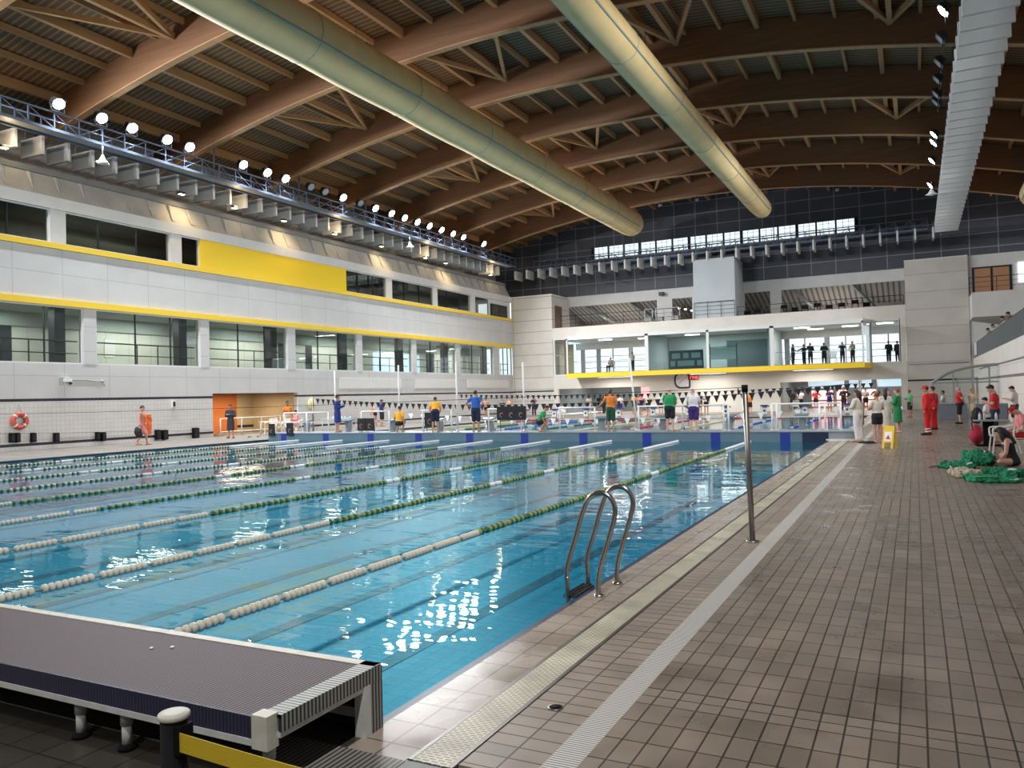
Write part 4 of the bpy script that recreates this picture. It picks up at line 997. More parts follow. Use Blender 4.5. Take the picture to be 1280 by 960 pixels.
# ---- pool ladder
e = empty('pool_ladder', (-2.48, 6.69, 0)); tag(e, 'polished steel pool ladder with two curved handrails at the pool edge', 'pool ladder')
from mathutils.geometry import interpolate_bezier
def smooth(pts, n=6):
    pts = [Vector(q) for q in pts]; out = []
    for i in range(len(pts) - 1):
        p0 = pts[max(i - 1, 0)]; p1 = pts[i]; p2 = pts[i + 1]; p3 = pts[min(i + 2, len(pts) - 1)]
        for j in range(n):
            t = j / n
            out.append(0.5 * ((2 * p1) + (p2 - p0) * t + (2 * p0 - 5 * p1 + 4 * p2 - p3) * t * t + (3 * p1 - p0 - 3 * p2 + p3) * t ** 3))
    return out + [pts[-1]]
for dy in (-0.24, 0.24):
    prof = [(-2.485, 0.0), (-2.485, 0.12), (-2.465, 0.24), (-2.38, 0.50), (-2.32, 0.70), (-2.325, 0.80), (-2.38, 0.87), (-2.46, 0.885), (-2.55, 0.84), (-2.62, 0.70), (-2.69, 0.48), (-2.765, 0.26), (-2.78, 0.14), (-2.775, 0.0), (-2.77, -1.25)]
    MB().tube(smooth([(x + 2.48, dy, z) for x, z in prof]), 0.022, 12).build('handrail', M['steel'], e)
    MB().lathe([(0.05, 0), (0.05, 0.012), (0.03, 0.02)], (-0.005, dy, 0), 14).build('anchor_flange', M['steel'], e)
for z in (-0.02, -0.30, -0.58, -0.86):
    st = MB().box(-0.345, -0.23, -0.22, 0.22, z - 0.03, z).build('step', M['steel_d'], e)
    for q in range(3): MB().box(-0.335 + q * 0.035, -0.318 + q * 0.035, -0.22, 0.22, z, z + 0.006).build('step_tread', M['black'], st)

# ---- false start post, cord, hook
e = empty('false_start_post', (-1.72, 9.39, 0)); tag(e, 'slim upright steel post standing beside the drain channel', 'post')
MB().tube([(0, 0, 0), (-0.035, 0, 1.72)], 0.032, 14).build('tube', M['steel_d'], e)
MB().tube([(-0.035, 0, 1.72), (-0.036, 0, 1.80)], 0.036, 14).build('dark_cap', M['black'], e)
MB().lathe([(0.075, 0), (0.075, 0.012), (0.04, 0.02)], (0, 0, 0), 16).build('floor_collar', M['steel_d'], e)
e = empty('false_start_rope', (-1.76, 9.39, 1.77)); tag(e, 'thin dark cord stretched from the steel post across the pool', 'cord')
MB().tube([(-26.5 * i / 30, 0, -0.12 * 4 * (i / 30) * (1 - i / 30)) for i in range(31)], 0.0035, 5).build('line', M['black'], e)
MB().tube([(-0.07, 0, -0.005), (-0.07, 0, -0.08)], 0.007, 5).build('clip', M['black'], e)

# ---- end platform (low slatted bridge over the end of the pool deck)
ZP = 0.335
x0, x1, y0, y1 = -27.5, -2.58, 2.66, 3.46
e = empty('end_platform', (x1, y0, 0)); tag(e, 'low dark slatted platform on white legs across the near pool end', 'platform')
def rel(b): b.v = [(q[0] - x1, q[1] - y0, q[2]) for q in b.v]; return b
rel(MB().box(x0, x1 - 0.10, y0 + 0.006, y1 - 0.06, ZP - 0.03, ZP)).build('slatted_top', M['top_slat'], e)
rel(MB().box(x0, x1 - 0.12, y0 - 0.008, y0 + 0.006, ZP - 0.10, ZP)).build('navy_back_edge', M['navy_slat'], e)
rel(MB().box(x0, x1 - 0.06, y0 - 0.012, y0 + 0.03, ZP - 0.13, ZP - 0.10)).build('back_rail', M['old_white'], e)
rel(MB().box(x0, x1, y1 - 0.06, y1, ZP - 0.05, ZP + 0.004)).build('front_trim', M['trim_w'], e)
rel(MB().box(x1 - 0.10, x1 + 0.005, y0 + 0.05, y1, ZP - 0.012, ZP + 0.004).box(x1 - 0.01, x1 + 0.006, y0 + 0.05, y1, ZP - 0.075, ZP + 0.003)).build('edge_grille', M['side_slat'], e)
rel(MB().box(x1 - 0.05, x1, y0 + 0.05, y1 - 0.1, ZP - 0.10, ZP - 0.075)).build('side_rail', M['old_white'], e)
rel(MB().box(x1 - 0.06, x1 + 0.004, y1 - 0.10, y1 + 0.004, 0.0, ZP - 0.01)).build('corner_slats', M['side_slat'], e)
rel(MB().box(x1 - 0.055, x1 + 0.008, y1 - 0.155, y1 - 0.10, 0.0, ZP - 0.075)).build('front_post', M['old_white'], e)
rel(MB().box(x0, x1 - 0.06, y1 - 0.04, y1 - 0.005, 0.0, ZP - 0.05)).build('front_screen', M['navy_slat'], e)
rel(MB().box(x0, x1 - 0.06, y1 - 0.075, y1 - 0.045, 0.06, 0.11)).build('lower_beam', M['old_white'], e)
rel(MB().box(x1 - 0.11, x1 - 0.02, y0 - 0.015, y0 + 0.06, ZP - 0.14, ZP + 0.012)).build('corner_cap', M['trim_w'], e)
for xl in (-2.66, -3.62, -3.98, -5.6, -7.0, -8.4):
    rel(MB().tube([(xl, y0 + 0.06, 0.02), (xl, y0 + 0.06, 0.13)], 0.024, 14).tube([(xl, y0 + 0.06, 0.125), (xl, y0 + 0.06, 0.14)], [0.029, 0.029], 14).tube([(xl, y0 + 0.06, 0.13), (xl, y0 + 0.06, ZP - 0.10)], 0.030, 14)).build('leg', M['old_white'], e)
    rel(MB().lathe([(0.045, 0), (0.045, 0.018), (0.028, 0.03)], (xl, y0 + 0.06, 0), 14)).build('rubber_foot', M['black'], e)
for k in range(2): rel(MB().lathe([(0.012, 0), (0.012, 0.008)], (-3.98 + 0.1 * k, 3.16 + 0.06 * k, ZP), 10)).build('fixing', M['float_white'], e)

# ---- queue barrier post with its yellow belt
pz = 0.90
e = empty('barrier_post', (-1.83, 1.52, 0)); tag(e, 'black barrier post with white cap and yellow belt in the corner by the platform', 'barrier post')
MB().lathe([(0.16, 0), (0.16, 0.015), (0.05, 0.035), (0.036, 0.05), (0.036, pz - 0.02)], (0, 0, 0), 24).build('post', M['black'], e)
MB().lathe([(0.038, pz - 0.016), (0.042, pz - 0.012), (0.042, pz - 0.003), (0.039, pz), (0.02, pz + 0.001)], (0, 0, 0), 24).build('cap', M['trim_w'], e)
MB().cbox((0.030, 0.0, pz - 0.065), (0.03, 0.05, 0.075)).build('belt_slot', M['black'], e)
b = MB(); A = Vector((0.035, -0.02, pz - 0.066)); B = Vector((1.35, -0.0, pz - 0.072)); d = (B - A)
n = 14
for i in range(n):
    p = A + d * (i / n) + Vector((0, 0, -0.02 * sin(pi * i / n))); q = A + d * ((i + 1) / n) + Vector((0, 0, -0.02 * sin(pi * (i + 1) / n)))
    b.bar(p, q, 0.003, 0.050)
b.build('belt', M['belt'], e)

# ---- floor drain, wet floor sign
e = empty('floor_drain', (-1.84, 4.06, 0)); tag(e, 'small round floor drain in the tile band between the gratings', 'drain')
MB().lathe([(0.045, 0), (0.045, 0.004), (0.036, 0.005)], (0, 0, 0), 20).build('rim', M['steel_d'], e)
MB().lathe([(0.035, 0.002), (0.035, 0.0055)], (0, 0, 0), 16).build('dark_grid', M['black'], e)
e = empty('wet_floor_sign', (-0.70, 24.95, 0), radians(-20)); tag(e, 'yellow folding wet floor sign standing open on the brown deck', 'sign')
for s in (1, -1):
    b = MB(); H = 0.62; dy = 0.17 * s
    th = 0.02
    def pt(x, h, o=0): return (x, dy * (1 - h / H) + o, h)
    for (xa, xb, ha, hb) in ((-0.15, 0.15, 0.16, H), (-0.15, -0.09, 0, 0.16), (0.09, 0.15, 0, 0.16)):
        b._add([pt(xa, ha, -th / 2), pt(xb, ha, -th / 2), pt(xb, hb, -th / 2), pt(xa, hb, -th / 2), pt(xa, ha, th / 2), pt(xb, ha, th / 2), pt(xb, hb, th / 2), pt(xa, hb, th / 2)], [(0, 3, 2, 1), (4, 5, 6, 7), (0, 1, 5, 4), (1, 2, 6, 5), (2, 3, 7, 6), (3, 0, 4, 7)])
    lf = b.build('leaf', M['sign_y'], e)
    off = 0.014 * s
    q = MB(); q._add([pt(-0.10, 0.20, off), pt(0.10, 0.20, off), pt(0.10, 0.46, off), pt(-0.10, 0.46, off)], [(0, 1, 2, 3)]); q.build('white_print', M['float_white'], lf)
    q = MB(); q._add([pt(-0.07, 0.25, off * 1.2), pt(0.07, 0.25, off * 1.2), pt(0.0, 0.38, off * 1.2)], [(0, 1, 2)]); q.build('red_triangle', M['red_print'], lf)
MB().tube([(-0.15, 0, 0.62), (0.15, 0, 0.62)], 0.015, 8).build('hinge', M['sign_y'], e)
from mathutils import noise
# ================================================================ PEOPLE
SK = {'light': mat('light_skin', (0.62, 0.36, 0.26), 0.55), 'tan': mat('tanned_skin', (0.46, 0.24, 0.15), 0.55), 'dark': mat('brown_skin', (0.26, 0.13, 0.08), 0.55), 'red': mat('sunburnt_skin', (0.58, 0.28, 0.20), 0.55)}
HR = {'black': mat('black_hair', (0.012, 0.010, 0.010), 0.5), 'brown': mat('brown_hair', (0.07, 0.035, 0.02), 0.5), 'grey': mat('grey_hair', (0.42, 0.40, 0.38), 0.6), 'blond': mat('blond_hair', (0.50, 0.34, 0.17), 0.6), 'red': mat('reddish_hair', (0.22, 0.07, 0.03), 0.5)}
CL = {}
def cloth(name, col, rough=0.85):
    if name not in CL: CL[name] = mat(name, col, rough, vary=0.10, vscale=7, bump=0.25, bscale=22)
    return CL[name]
EYE = mat('dark_eye', (0.02, 0.015, 0.012), 0.2); LIP = mat('lip_skin', (0.40, 0.13, 0.11), 0.5)

def limb(b, pts, rs, n=10):
    """tapered limb with rounded ends through the joints"""
    P = [Vector(q) for q in pts]; Q = []; R_ = []
    d0 = (P[1] - P[0]).normalized(); d1 = (P[-1] - P[-2]).normalized()
    for a in (80, 55, 28): Q.append(P[0] - d0 * rs[0] * sin(radians(a))); R_.append(rs[0] * cos(radians(a)))
    for i in range(len(P)):
        Q.append(P[i]); R_.append(rs[i])
    for a in (28, 55, 80): Q.append(P[-1] + d1 * rs[-1] * sin(radians(a))); R_.append(rs[-1] * cos(radians(a)))
    b.tube(Q, R_, n)
def loft(b, secs, n=18):
    """secs: (centre, side vector, rx, ry); closed body through elliptical sections"""
    vs_ = []; fs = []; k = len(secs)
    for i, (c, sd, rx, ry) in enumerate(secs):
        c = Vector(c); a = Vector(secs[min(i + 1, k - 1)][0]) - Vector(secs[max(i - 1, 0)][0])
        sd = Vector(sd).normalized(); fr = a.normalized().cross(sd).normalized()
        for j in range(n):
            t = 2 * pi * j / n
            cx = abs(cos(t)) ** 0.8 * (1 if cos(t) >= 0 else -1)
            vs_.append(c + sd * rx * cx + fr * ry * sin(t))
    for i in range(k - 1):
        for j in range(n): fs.append((i * n + j, i * n + (j + 1) % n, (i + 1) * n + (j + 1) % n, (i + 1) * n + j))
    fs.append(tuple(reversed(range(n)))); fs.append(tuple((k - 1) * n + j for j in range(n)))
    b.smooth = True; b._add(vs_, fs); b.smooth = False
def blend(b, name, m, parent, voxel, it=4, crumple=0.0):
    """fuse overlapping closed shapes into one continuous skin"""
    import bmesh
    me = bpy.data.meshes.new(name); me.from_pydata(b.v, [], b.f)
    bm = bmesh.new(); bm.from_mesh(me); bmesh.ops.recalc_face_normals(bm, faces=bm.faces); bm.to_mesh(me); bm.free()
    o = bpy.data.objects.new(name, me); COL.objects.link(o)
    r = o.modifiers.new('r', 'REMESH'); r.mode = 'VOXEL'; r.voxel_size = voxel; r.use_smooth_shade = True
    s_ = o.modifiers.new('s', 'SMOOTH'); s_.iterations = it; s_.factor = 0.5
    dg = bpy.context.evaluated_depsgraph_get()
    nm = bpy.data.meshes.new_from_object(o.evaluated_get(dg))
    o.modifiers.clear(); o.data = nm; bpy.data.meshes.remove(me); nm.name = name
    nm.materials.clear(); nm.materials.append(m)
    for p in nm.polygons: p.use_smooth = True
    if crumple:
        for v in nm.vertices:
            if v.co.z > 0.004:
                q = Vector(v.co) * 11 + Vector((1, 2, 3)) * len(m.name)
                v.co += v.normal * crumple * (noise.noise(q) + 0.6 * noise.noise(q * 2.3))
                v.co.z = max(v.co.z, 0.003)
        nm.update()
    o.parent = parent; KID.setdefault(parent.name, []).append(o)
    return o

ARMS = {  # elbow, wrist for the right side (x>0)
    'down': ((0.245, -0.03, 1.14), (0.265, 0.03, 0.90)),
    'hips': ((0.40, -0.13, 1.19), (0.215, 0.02, 1.03)),
    'fold': ((0.27, 0.06, 1.16), (-0.02, 0.23, 1.19)),
    'back': ((0.31, -0.14, 1.17), (0.06, -0.19, 0.98)),
    'phone': ((0.235, 0.05, 1.15), (0.09, 0.30, 1.22)),
    'rail': ((0.42, 0.05, 1.24), (0.60, 0.12, 1.02)),
    'front': ((0.26, 0.08, 1.14), (0.12, 0.26, 1.02)),
    'bag': ((0.27, -0.02, 1.13), (0.33, 0.05, 0.90)),
    'lean': ((0.23, 0.20, 1.22), (0.10, 0.42, 1.14)),
    'hang': ((0.22, 0.30, 1.28), (0.18, 0.42, 1.02)),
    'floor': ((0.25, 0.10, 1.16), (0.14, 0.34, 0.98)),
    'face': ((0.26, 0.12, 1.22), (0.09, 0.22, 1.48)),
    'point': ((0.34, 0.16, 1.28), (0.34, 0.40, 1.22)),
}
def person(loc, yaw, H, label, arms=('down', 'down'), legs='stand', lean=0, twist=0, head=(0, 0), skin='tan', hair='black', hairstyle='short', girth=1.0, fem=False, wear=(), near=False, name='person', bare=True, group=None, seat=0.45):
    k = H / 1.75
    e = empty(name, loc, yaw); tag(e, label, 'person', group)
    vox = 0.0075 if near else 0.0115
    # --- joints
    hipz = 0.93
    if legs == 'sit': hipz = seat / k + 0.10
    elif legs == 'floor': hipz = 0.11
    elif legs == 'crouch': hipz = 0.42
    dz = hipz - 0.93
    rl = Matrix.Rotation(-radians(lean), 4, 'X')
    def UB(q): # upper body point
        v = Vector(q) - Vector((0, 0, 0.93)); v = rl @ v
        return Vector((v.x, v.y, v.z + hipz)) * k
    S = lambda v: Vector(v) * k
    side = Vector((1, 0, 0))
    g = girth; sh = 0.172 if fem else 0.195
    P0 = UB((0, 0, 0.86)); 
    tors = [((0, 0, 0.83), 0.11 * g, 0.09 * g), ((0, 0, 0.88), 0.165 * g * (1.05 if fem else 1), 0.118 * g), ((0, 0, 0.96), 0.165 * g * (1.04 if fem else 1), 0.120 * g), ((0, 0.008 * g, 1.09), (0.128 if fem else 0.148) * g, 0.108 * g), ((0, 0.005, 1.24), 0.155 * g, 0.120 * g), ((0, 0, 1.35), 0.165 * (0.5 + g / 2), 0.112 * g), ((0, -0.01, 1.43), 0.125, 0.085), ((0, -0.01, 1.475), 0.062, 0.06)]
    def tsecs(i0, i1, d=0.0, zmul=None): return [(UB(c), side, (rx + d) * k, (ry + d) * k) for (c, rx, ry) in tors[i0:i1]]
    # legs
    L = {}
    for s in (-1, 1):
        hip = S((0.09 * s * g ** 0.5, 0, hipz - 0.02))
        if legs == 'stand': kn, an, ft = (0.105 * s, 0.015, 0.49), (0.115 * s, -0.02, 0.085), (0.15 * s, 0.15, 0.03)
        elif legs == 'wide': kn, an, ft = (0.16 * s, 0.015, 0.49), (0.21 * s, -0.02, 0.085), (0.27 * s, 0.14, 0.03)
        elif legs == 'walk': kn, an, ft = ((0.09 * s, 0.14 * (s) + 0.05, 0.50), (0.09 * s, 0.26 * s - 0.02, 0.09 if s > 0 else 0.13), (0.10 * s, 0.26 * s + 0.15, 0.05 if s > 0 else 0.03))
        elif legs == 'sit': kn, an, ft = (0.13 * s, 0.43, hipz - 0.02), (0.14 * s, 0.40, 0.085), (0.16 * s, 0.57, 0.03)
        elif legs == 'floor': kn, an, ft = (0.36 * s, 0.28, 0.12), (-0.02 * s, 0.40 + 0.07 * s, 0.07), (-0.16 * s, 0.46 + 0.07 * s, 0.045)
        elif legs == 'crouch': kn, an, ft = (0.15 * s, 0.36, 0.50), (0.14 * s, 0.08, 0.085), (0.16 * s, 0.26, 0.03)
        L[s] = (hip, S(kn), S(an), S(ft), S((an[0], an[1] - 0.055 if legs not in ('floor',) else an[1], 0.035 if legs != 'floor' else an[2])))
    A = {}
    for s, a in zip((-1, 1), arms):
        sp = ARMS[a] if isinstance(a, str) else a
        shd = UB((sh * s, -0.005, 1.405)); el = UB((sp[0][0] * s, sp[0][1], sp[0][2])); wr = UB((sp[1][0] * s, sp[1][1], sp[1][2]))
        A[s] = (shd, el, wr)
    # --- head
    nk = UB((0, -0.008, 1.50)); hc0 = UB((0, 0.022, 1.635)) - nk
    hm = Matrix.Rotation(radians(head[1]), 4, 'Z') @ Matrix.Rotation(-radians(head[0]) , 4, 'X')
    hm = rl @ hm if lean < 35 else Matrix.Rotation(-radians(lean * 0.6), 4, 'X') @ hm
    base = Vector((0, 0.03, 0.135)) * k
    HC = nk + hm @ base
    hp = lambda q: HC + (hm @ Vector(q)) * k
    h3 = hm.to_3x3()
    b = MB()
    loft(b, tsecs(0, 8))
    limb(b, [UB((0, -0.008, 1.42)), nk, HC + (hm @ Vector((0, -0.015, -0.05))) * k], [0.062 * k, 0.054 * k, 0.054 * k])
    b.ell(HC, (0.074 * k, 0.094 * k, 0.108 * k), 16, 12, h3)
    b.ell(hp((0, 0.022, -0.058)), (0.056 * k, 0.068 * k, 0.066 * k), 14, 10, h3)
    limb(b, [hp((0, 0.088, 0.018)), hp((0, 0.108, -0.022))], [0.009 * k, 0.015 * k], 8)
    for s in (-1, 1): b.ell(hp((0.075 * s, -0.008, -0.012)), (0.012 * k, 0.022 * k, 0.032 * k), 8, 6, h3)
    for s in (-1, 1):
        shd, el, wr = A[s]
        limb(b, [UB((0.08 * s, 0, 1.40)), shd, shd.lerp(el, 0.5), el], [0.062 * k, 0.058 * k * (0.5 + g / 2), 0.049 * k * (0.5 + g / 2), 0.041 * k])
        limb(b, [el, el.lerp(wr, 0.35), wr], [0.041 * k, 0.040 * k, 0.027 * k])
        d = (wr - el).normalized(); u = Vector((0, 0, 1)) if abs(d.z) < 0.85 else Vector((0, 1, 0))
        ac = d.cross(u).normalized()       # across the palm
        if abs(d.z) >= 0.85: ac = Vector((0, 1, 0)) - d * d.y; ac.normalize()
        nr = d.cross(ac).normalized() * (-1)
        if nr.dot(Vector((-s, 0, 0))) < 0: nr = -nr     # palm faces the body
        pc = wr + d * 0.045 * k
        b.ell(pc, (0.047 * k, 0.040 * k, 0.017 * k), 12, 8, Matrix((d, ac, nr)).transposed())
        fr = max(0.0085 * k, vox * 0.95)
        for q, ln in zip((-1.5, -0.5, 0.5, 1.5), (0.066, 0.078, 0.082, 0.072)):
            r0 = pc + d * 0.032 * k + ac * q * 0.0205 * k; m1 = r0 + d * ln * 0.5 * k + nr * 0.010 * k; m2 = m1 + d * ln * 0.42 * k + nr * 0.026 * k
            limb(b, [r0, m1, m2], [fr, fr * 0.95, fr * 0.85], 7)
        t0 = pc - d * 0.012 * k + ac * 0.030 * k; limb(b, [t0, t0 + ac * 0.030 * k + d * 0.022 * k + nr * 0.008 * k, t0 + ac * 0.034 * k + d * 0.054 * k + nr * 0.018 * k], [fr * 1.2, fr * 1.05, fr * 0.9], 7)
        hip, kn, an, ft, hl = L[s]
        limb(b, [hip, hip.lerp(kn, 0.4), kn], [0.092 * k * g ** 0.5, 0.083 * k * g ** 0.5, 0.056 * k])
        limb(b, [kn, kn.lerp(an, 0.3), kn.lerp(an, 0.7), an], [0.055 * k, 0.057 * k, 0.043 * k, 0.036 * k])
        limb(b, [hl, an.lerp(ft, 0.5) + Vector((0, 0, -0.012 * k)), ft], [0.034 * k, 0.040 * k, 0.026 * k])
    b.v = [(q[0], q[1], max(q[2], 0.002)) for q in b.v]
    blend(b, 'body', SK[skin], e, vox, 3)
    # --- face
    for s in (-1, 1): MB().ell(hp((0.030 * s, 0.083, 0.012)), (0.013 * k, 0.009 * k, 0.007 * k), 8, 6, h3).build('eye', EYE, e)
    MB().ell(hp((0, 0.084, -0.062)), (0.022 * k, 0.010 * k, 0.007 * k), 8, 6, h3).build('mouth', LIP, e)
    # --- hair
    if hairstyle != 'bald':
        b = MB(); b.ell(hp((0, -0.020, 0.028)), (0.083 * k, 0.098 * k, 0.098 * k), 16, 10, h3)
        b.ell(hp((0, 0.045, 0.085)), (0.062 * k, 0.045 * k, 0.032 * k), 12, 8, h3)
        if hairstyle == 'long':
            limb(b, [hp((0, -0.06, 0.0)), hp((0, -0.095, -0.12)), hp((0, -0.11, -0.30))], [0.082 * k, 0.085 * k, 0.055 * k])
        if hairstyle == 'bun': b.ell(hp((0, -0.10, 0.07)), (0.05 * k, 0.05 * k, 0.05 * k), 10, 8)
        if hairstyle == 'veil':
            for s in (-1, 1): limb(b, [hp((0.05 * s, -0.02, 0.02)), hp((0.075 * s, 0.03, -0.10)), hp((0.08 * s, 0.06, -0.28))], [0.05 * k, 0.05 * k, 0.04 * k])
            limb(b, [hp((0, -0.06, 0.0)), hp((0, -0.09, -0.12)), hp((0, -0.08, -0.32))], [0.085 * k, 0.09 * k, 0.07 * k])
        blend(b, 'hair', HR[hair], e, vox * 1.3, 3)
    # --- clothes
    for w in wear:
        kind, m = w[0], w[1]; b = MB(); d = 0.016
        def torso(i0, i1, dd): loft(b, tsecs(i0, i1, dd))
        def sleeves(f, dd=0.016):
            for s in (-1, 1):
                shd, el, wr = A[s]
                if f <= 0: continue
                if f <= 1: limb(b, [UB((0.07 * s, 0, 1.40)), shd, shd.lerp(el, f)], [(0.062 + dd) * k, (0.060 + dd) * k, (0.052 + dd * 1.3) * k])
                else:
                    limb(b, [UB((0.07 * s, 0, 1.40)), shd, el], [(0.062 + dd) * k, (0.060 + dd) * k, (0.046 + dd) * k])
                    limb(b, [el, el.lerp(wr, f - 1)], [(0.046 + dd) * k, (0.036 + dd) * k])
        def pants(f, dd=0.018):
            loft(b, [(UB((0, 0, 0.82)), side, (0.12 * g) * k, 0.10 * g * k)] + tsecs(1, 3, dd) + [(UB((0, 0.005, 1.03)), side, (0.150 * g + dd) * k, (0.112 * g + dd) * k)])
            for s in (-1, 1):
                hip, kn, an, ft, hl = L[s]
                if f <= 1: limb(b, [hip, hip.lerp(kn, f * 0.5), hip.lerp(kn, f)], [(0.095 * g ** 0.5 + dd) * k, (0.088 * g ** 0.5 + dd) * k, (0.078 * g ** 0.5 + dd * 1.3) * k])
                else:
                    limb(b, [hip, hip.lerp(kn, 0.5), kn], [(0.095 * g ** 0.5 + dd) * k, (0.084 + dd) * k, (0.062 + dd) * k])
                    limb(b, [kn, kn.lerp(an, 0.5), kn.lerp(an, f - 1)], [(0.062 + dd) * k, (0.056 + dd) * k, (0.048 + dd) * k])
        if kind == 'tee': torso(2, 7, d); sleeves(0.55)
        elif kind == 'polo': torso(1, 8, d); sleeves(0.5)
        elif kind == 'long': torso(1, 8, d + 0.004); sleeves(1.92, 0.018)
        elif kind == 'top': torso(2, 6, 0.012)
        elif kind == 'shorts': pants(w[2] if len(w) > 2 else 0.6)
        elif kind == 'trousers': pants(1.93)
        elif kind == 'trunks': pants(0.25, 0.010)
        elif kind == 'swimsuit': torso(0, 6, 0.010)
        elif kind in ('robe', 'dress', 'towel', 'skirt'):
            zl = w[2]; z1 = {'robe': 1.475, 'dress': 1.43, 'towel': 1.32, 'skirt': 1.04}[kind]
            secs = [((0, 0.01, zl), 0.20 * g, 0.15 * g), ((0, 0.01, zl + 0.03), 0.205 * g, 0.155 * g), ((0, 0, 0.88), 0.19 * g, 0.145 * g), ((0, 0.0, 1.02), 0.165 * g, 0.13 * g)]
            if kind != 'skirt': secs += [((0, 0, 1.24), 0.178 * g, 0.138 * g), ((0, 0, z1 - 0.06), 0.155, 0.105), ((0, -0.005, z1), 0.10, 0.075)]
            loft(b, [(UB(c), side, rx * k, ry * k) for (c, rx, ry) in secs])
            if kind == 'robe': sleeves(1.9, 0.024)
            if kind == 'dress': sleeves(0.5)
        elif kind == 'cap':
            b.ell(hp((0, -0.008, 0.045)), (0.088 * k, 0.106 * k, 0.078 * k), 16, 10, h3)
            b.ell(hp((0, 0.11, 0.028)), (0.066 * k, 0.075 * k, 0.012 * k), 12, 6, h3)
        elif kind == 'shoes':
            for s in (-1, 1):
                hip, kn, an, ft, hl = L[s]
                b = MB(); limb(b, [hl + Vector((0, 0, 0.005 * k)), an.lerp(ft, 0.5) + Vector((0, 0, -0.010 * k)), ft + Vector((0, 0.02 * k, 0.006 * k))], [0.042 * k, 0.048 * k, 0.036 * k])
                b.v = [(q[0], q[1], max(q[2], 0.0)) for q in b.v]
                blend(b, 'shoe', m, e, vox * 1.3, 2)
            continue
        elif kind == 'bands':
            for s in (-1, 1):
                hip, kn, an, ft, hl = L[s]
                for f in (0.62, 0.84):
                    q = MB().tube([kn.lerp(an, f), kn.lerp(an, f + 0.10)], 0.077 * k, 14); q.build('reflective_band', m, e)
            continue
        elif kind == 'print':
            q = MB(); c = UB((0, -0.128 * g, 1.24)); 
            q.bar(UB((-0.06, -0.14 * g, 1.30)), UB((0, -0.14 * g, 1.20)), 0.018, 0.004); q.bar(UB((0.06, -0.14 * g, 1.30)), UB((0, -0.14 * g, 1.20)), 0.018, 0.004); q.build('back_print', m, e); continue
        elif kind == 'goggles':
            q = MB(); q.ell(hp((0, 0.075, 0.016)), (0.066 * k, 0.030 * k, 0.016 * k), 14, 8, h3); q.build('dark_glasses', m, e); continue
        blend(b, {'tee': 'tee_shirt', 'polo': 'polo_shirt', 'long': 'jacket', 'top': 'vest_top'}.get(kind, kind), m, e, vox * 1.35, 3)
    return e
c_ = cloth
BLUE = c_('royal_blue_cotton', (0.03, 0.13, 0.52)); NAVY = c_('navy_cotton', (0.012, 0.018, 0.05)); ORANGE = c_('orange_cotton', (0.80, 0.22, 0.03)); AMBER = c_('amber_cotton', (0.90, 0.42, 0.04)); GREEN = c_('bright_green_cotton', (0.02, 0.30, 0.11)); BLACK = c_('black_cotton', (0.014, 0.014, 0.016)); WHITE = c_('white_cotton', (0.72, 0.70, 0.70)); OFFW = c_('off_white_cotton', (0.66, 0.61, 0.55)); PURP = c_('dark_purple_cotton', (0.05, 0.025, 0.16)); RED = c_('red_cotton', (0.55, 0.025, 0.035)); REDV = c_('vivid_red_twill', (0.62, 0.018, 0.018)); PINK = c_('pink_cotton', (0.78, 0.28, 0.30)); DGREEN = c_('dark_green_fabric', (0.015, 0.07, 0.04)); BGREEN = c_('deep_green_towelling', (0.015, 0.21, 0.07)); DBLUE = c_('dark_blue_towelling', (0.02, 0.035, 0.20)); CHAR = c_('charcoal_towelling', (0.03, 0.033, 0.045)); BEIGE = c_('beige_linen', (0.58, 0.50, 0.40)); REFL = mat('reflective_tape', (0.80, 0.80, 0.80), 0.3); MINT = c_('mint_green_cotton', (0.10, 0.42, 0.17))
D = radians
# on the bulkhead
person((-16.4, 28.95, BZ), D(4), 1.72, 'man in royal blue shirt and navy shorts standing on bulkhead, hands on hips', ('hips', 'hips'), 'stand', wear=(('shorts', NAVY, 0.95), ('polo', BLUE)), girth=1.12, near=True)
person((-10.35, 28.65, BZ), D(-6), 1.60, 'man in orange shirt on the bulkhead, one arm stretched to the white rail', (((0.36, 0.03, 1.22), (0.60, 0.06, 1.02)), 'front'), 'stand', wear=(('shorts', DGREEN, 0.95), ('polo', ORANGE), ('print', OFFW)), hair='brown', near=True)
person((-8.05, 28.6, BZ), D(0), 1.60, 'man in bright green shirt and black shorts standing on the bulkhead', ('front', 'front'), 'stand', wear=(('shorts', BLACK, 0.75), ('polo', GREEN)), hair='brown', hairstyle='bald', girth=1.25, near=True, skin='light')
person((-7.2, 28.7, BZ), D(8), 1.54, 'grey-haired man in white shirt and purple shorts standing on the bulkhead', ('front', 'front'), 'stand', head=(22, 20), wear=(('shorts', PURP, 0.85), ('polo', WHITE)), hair='grey', girth=1.22, near=True, skin='light')
person((-23.65, 28.9, BZ), D(-35), 1.72, 'person in a knee-length royal blue robe on the bulkhead near its left end', ('down', 'phone'), 'stand', wear=(('robe', DBLUE, 0.45),), hair='black')
person((-20.2, 28.8, BZ), D(10), 1.62, 'person in orange shirt sitting low on the bulkhead with back turned', ('front', 'down'), 'crouch', lean=12, wear=(('shorts', BLACK, 0.7), ('polo', AMBER)), hair='brown', hairstyle='bun')
person((-18.15, 28.55, BZ), D(30), 1.62, 'person in amber orange shirt bending behind a single black board', ('floor', 'floor'), 'stand', lean=38, wear=(('shorts', NAVY, 0.8), ('polo', AMBER)), hair='black')
person((-13.35, 28.6, BZ), D(-70), 1.6, 'person in green shirt crouching beside the wide black banner', ('floor', 'floor'), 'crouch', lean=30, wear=(('shorts', BLACK, 0.7), ('tee', GREEN)), hair='black')
